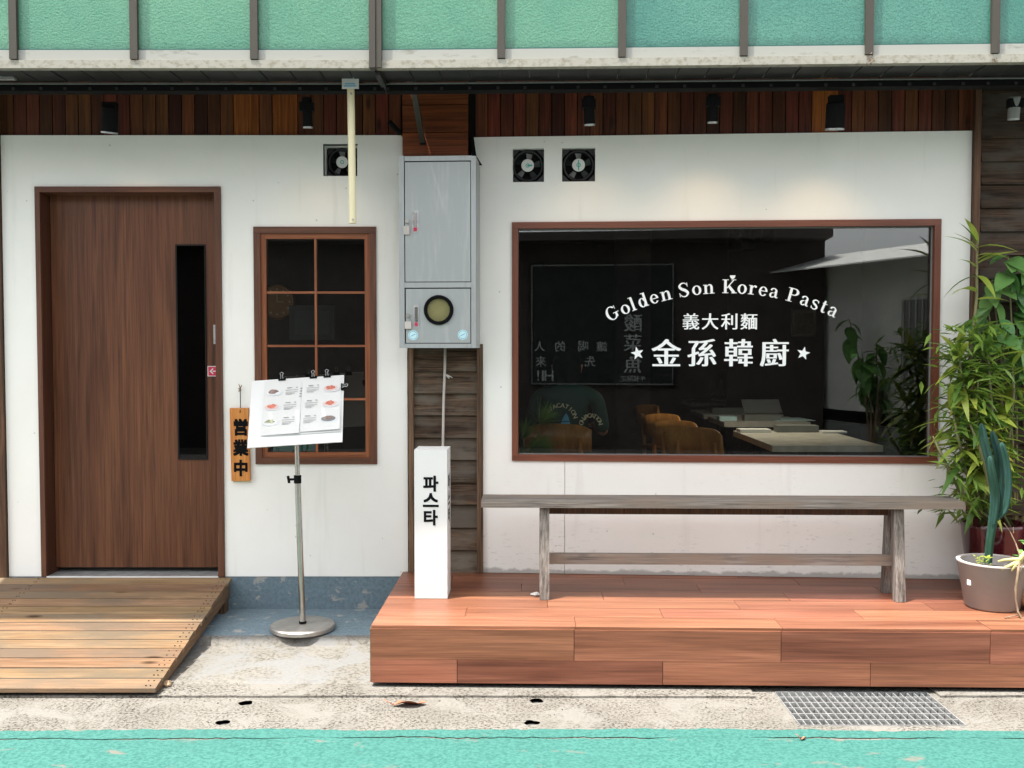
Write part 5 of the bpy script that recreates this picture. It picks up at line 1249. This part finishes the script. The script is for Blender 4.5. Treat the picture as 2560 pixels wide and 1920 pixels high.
# picture, ceiling spots, clock, notices
def wallpic(label, px0, py0, px1, py1, d_, mat, mat2, name='picture_frame', cat='picture'):
    Y = -5.435+d_; x0, x1, z0, z1 = rect(px0, py0, px1, py1, L, Y)
    f = thing(name, label, cat, T(x0, Y, z0)); MB().box(0, x1-x0, 0, .02, 0, z1-z0).build('frame', mat, f, bevel=.003)
    b = .12*(x1-x0); MB().box(b, x1-x0-b, -.003, -.0005, b, z1-z0-b).build('print', mat2, f); return f
wallpic('cream picture with a dark centre on the indoor wall', 1979, 775, 2040, 840, 9.0, MT['paper'], plain('art', (.35,.32,.24), .7, var=.3, scale=25))
MB().box(1.95, 3.15, 3.6, 3.66, FZ, 2.77).build('indoor_partition', MT['indoor'], B)
for i, (px, y0, y1) in enumerate(((1838, 585, 628), (1870, 575, 625), (1920, 570, 605))):
    a, b = at(px, y0, L, 1.1), at(px, y1, L, 1.1); t_ = thing('ceiling_spotlight', ['black ceiling spotlight inside the shop with another hanging close beside it', 'black ceiling spotlight inside the shop between two others', 'short black ceiling spotlight inside the shop hanging apart from the other two'][i], 'spotlight', T(a.x, 1.1, a.z), 'indoor ceiling spotlights')
    MB().lathe([(.002, 0), (.04, 0), (.042, -.01), (.042, b.z-a.z), (.002, b.z-a.z+.01)], 16).build('body', MT['black'], t_); MB().tube([(0, 0, 0), (0, 0, 2.78-a.z)], .008, 8).build('stem', MT['black'], t_)
    ld = bpy.data.lights.new('indoor_bulb', 'SPOT'); ld.energy = 8; ld.color = (1, .86, .68); ld.spot_size = math.radians(110); ld.spot_blend = .8; ld.shadow_soft_size = .04
    lo = bpy.data.objects.new('indoor_bulb', ld); COL.objects.link(lo); lo.parent = t_; lo.matrix_local = T(0, 0, b.z-a.z-.01) @ Matrix.Rotation(math.radians(-15+15*i), 4, 'X')
# clock and notices seen through the small window
q = at(695, 755, L, 2.2); t_ = thing('wall_clock', 'round wooden clock on the wall behind the small window', 'clock', T(q.x, 2.2, q.z))
Mx = Matrix.Rotation(math.radians(90), 4, 'X'); MB().lathe([(.002, .02), (.115, .02), (.125, .03), (.135, .0)], 32, M=Mx).build('dial', plain('clock_wood', (.42,.22,.09), .4), t_)
m = MB()
for k in range(12): a = 2*math.pi*k/12; m.disc(.095*math.cos(a), .095*math.sin(a), .008, .008, -.0315, 8)
m.box(-.003, .003, -.033, -.031, 0, .07); m.box(0, .05, -.034, -.032, -.003, .003); m.build('numerals', MT['cream'], t_)
MB().box(-3.6, -.66, 2.24, 2.3, FZ, 2.77).build('indoor_partition', MT['indoor'], B)
wallpic('dim grey notice on the wall behind the small window', 723, 763, 836, 850, 7.4, plain('notice', (.10,.115,.115), .7), plain('notice2', (.12,.14,.14), .7), 'notice', 'notice')

# ================================================================== ACROSS THE STREET (seen as reflections)
OB = thing('opposite_shop', 'dark shop front across the street seen reflected in the window', 'building')
MB().box(-1.4, 3.3, -9.9, -9.3, 0, 3.1).build('wall', MT['brick_d'], OB); MB().box(-9, -1.41, -9.9, -9.2, 0, 4.3).build('wall', MT['brick_d'], OB)
MB().box(-9, 3.3, -9.35, -8.7, 3.0, 3.12).build('canopy', MT['brick_d'], OB)
MB().box(-.9, 1.2, -9.295, -9.25, .93, 2.72).build('sign_board', MT['board'], OB)
mir = Matrix.Translation((0, -9.24, 0)) @ Matrix.Rotation(math.pi, 4, 'Z')
its = [('酸', -.60, 1.85, .25, .02), ('菜', -.60, 1.56, .25, .02), ('魚', -.60, 1.25, .25, .02)] + [(c, -.74+.09*k, 1.04, .085, .01) for k, c in enumerate('午餐限定')]
its += [(c, x, z, .15, .015) for c, x, z in (('讓', -.15, 1.51), ('喝', .12, 1.51), ('的', .46, 1.51), ('人', .76, 1.51), ('先', .02, 1.29), ('來', .74, 1.29), ('H', .62, 1.08), ('I', .71, 1.08), ('!', .78, 1.08))]
for i_ in its: put_chars('sign_lettering', [i_], MT['chalk'], OB, mir)
for a in ((-.88, 1.18, .95, .97), (-.88, 1.18, 2.68, 2.70), (-.88, -.865, .97, 2.68), (1.165, 1.18, .97, 2.68)): MB().box(a[0], a[1], -9.249, -9.235, a[2], a[3]).build('sign_edge', MT['galvbox'], OB)
OW = thing('opposite_house', 'pale plaster house with a barred window across the street seen in reflection', 'building', T(4.3, -7.6, 0) @ Matrix.Rotation(math.radians(62), 4, 'Z'))
MB().box(-3.2, 3.2, -.2, 0, .0, 2.8).build('wall', MT['wall_w'], OW)
MB().box(-3.2, 3.2, .0, .01, .0, .45).build('plinth', MT['galvbox'], OW); MB().box(-3.2, 3.2, .0, .02, .46, .62).build('dark_band', MT['ink'], OW)
wn_ = MB().box(-.5, .6, .001, .03, 1.0, 2.1).build('window', MT['galvbox'], OW); m = MB()
for k in range(10): m.box(-.46+.11*k, -.445+.11*k, .035, .05, 1.0, 2.1)
m.build('bars', MT['pot_rim'], wn_)
MB().prism([(-3.2, 0, 2.75), (-3.2, .75, 2.55), (-3.2, .75, 2.57), (-3.2, 0, 2.8)], (6.4, 0, 0)).build('awning', MT['white'], OW)

SP = thing('street_shrub', 'dark leafy shrub by the opposite house seen only in reflection', 'plant', T(3.75, -8.3, 0))
rs = random.Random(9); m = MB()
for k in range(7):
    p = Vector((rs.uniform(-.35, .35), rs.uniform(-.25, .25), rs.uniform(1.0, 2.0))); m.tube([(0, 0, 0), p*.5 + Vector((.05, 0, .1)), p], [.02, .014, .006], 6)
    for j in range(8): link('leaf', LB[j % 2], None, SP, orient(p + Vector((0, 0, -.05*j)), rs.uniform(0, 6.28), rs.uniform(-.9, .3), 0, rs.uniform(1.4, 2.3)))
m.build('branch', MT['bark'], SP)
# clumps of moss where the mullions stand on the rail
for px_, fr_, s_ in ((2172, C, 1.0), (2484, C, .6), (1859, C, .35), (338, L, .4)):
    q = at(px_+2, 152, fr_, -.918); m = MB(); rm = random.Random(px_)
    for k in range(60):
        a = Vector((rm.gauss(0, .010), rm.gauss(0, .003), rm.gauss(0, .009)))*s_ + Vector((0, -.006, 0)); d_ = Vector((rm.uniform(-1, 1), rm.uniform(-1, 0), rm.uniform(-1, 1)))*.006*s_; t_ = Vector((d_.z, d_.x, -d_.y))*.5
        m.poly([q+a, q+a+d_+t_, q+a+d_*1.6, q+a+d_-t_])
    tag(m.build('moss', MT['bark'], B, fr_.M), kind='stuff')
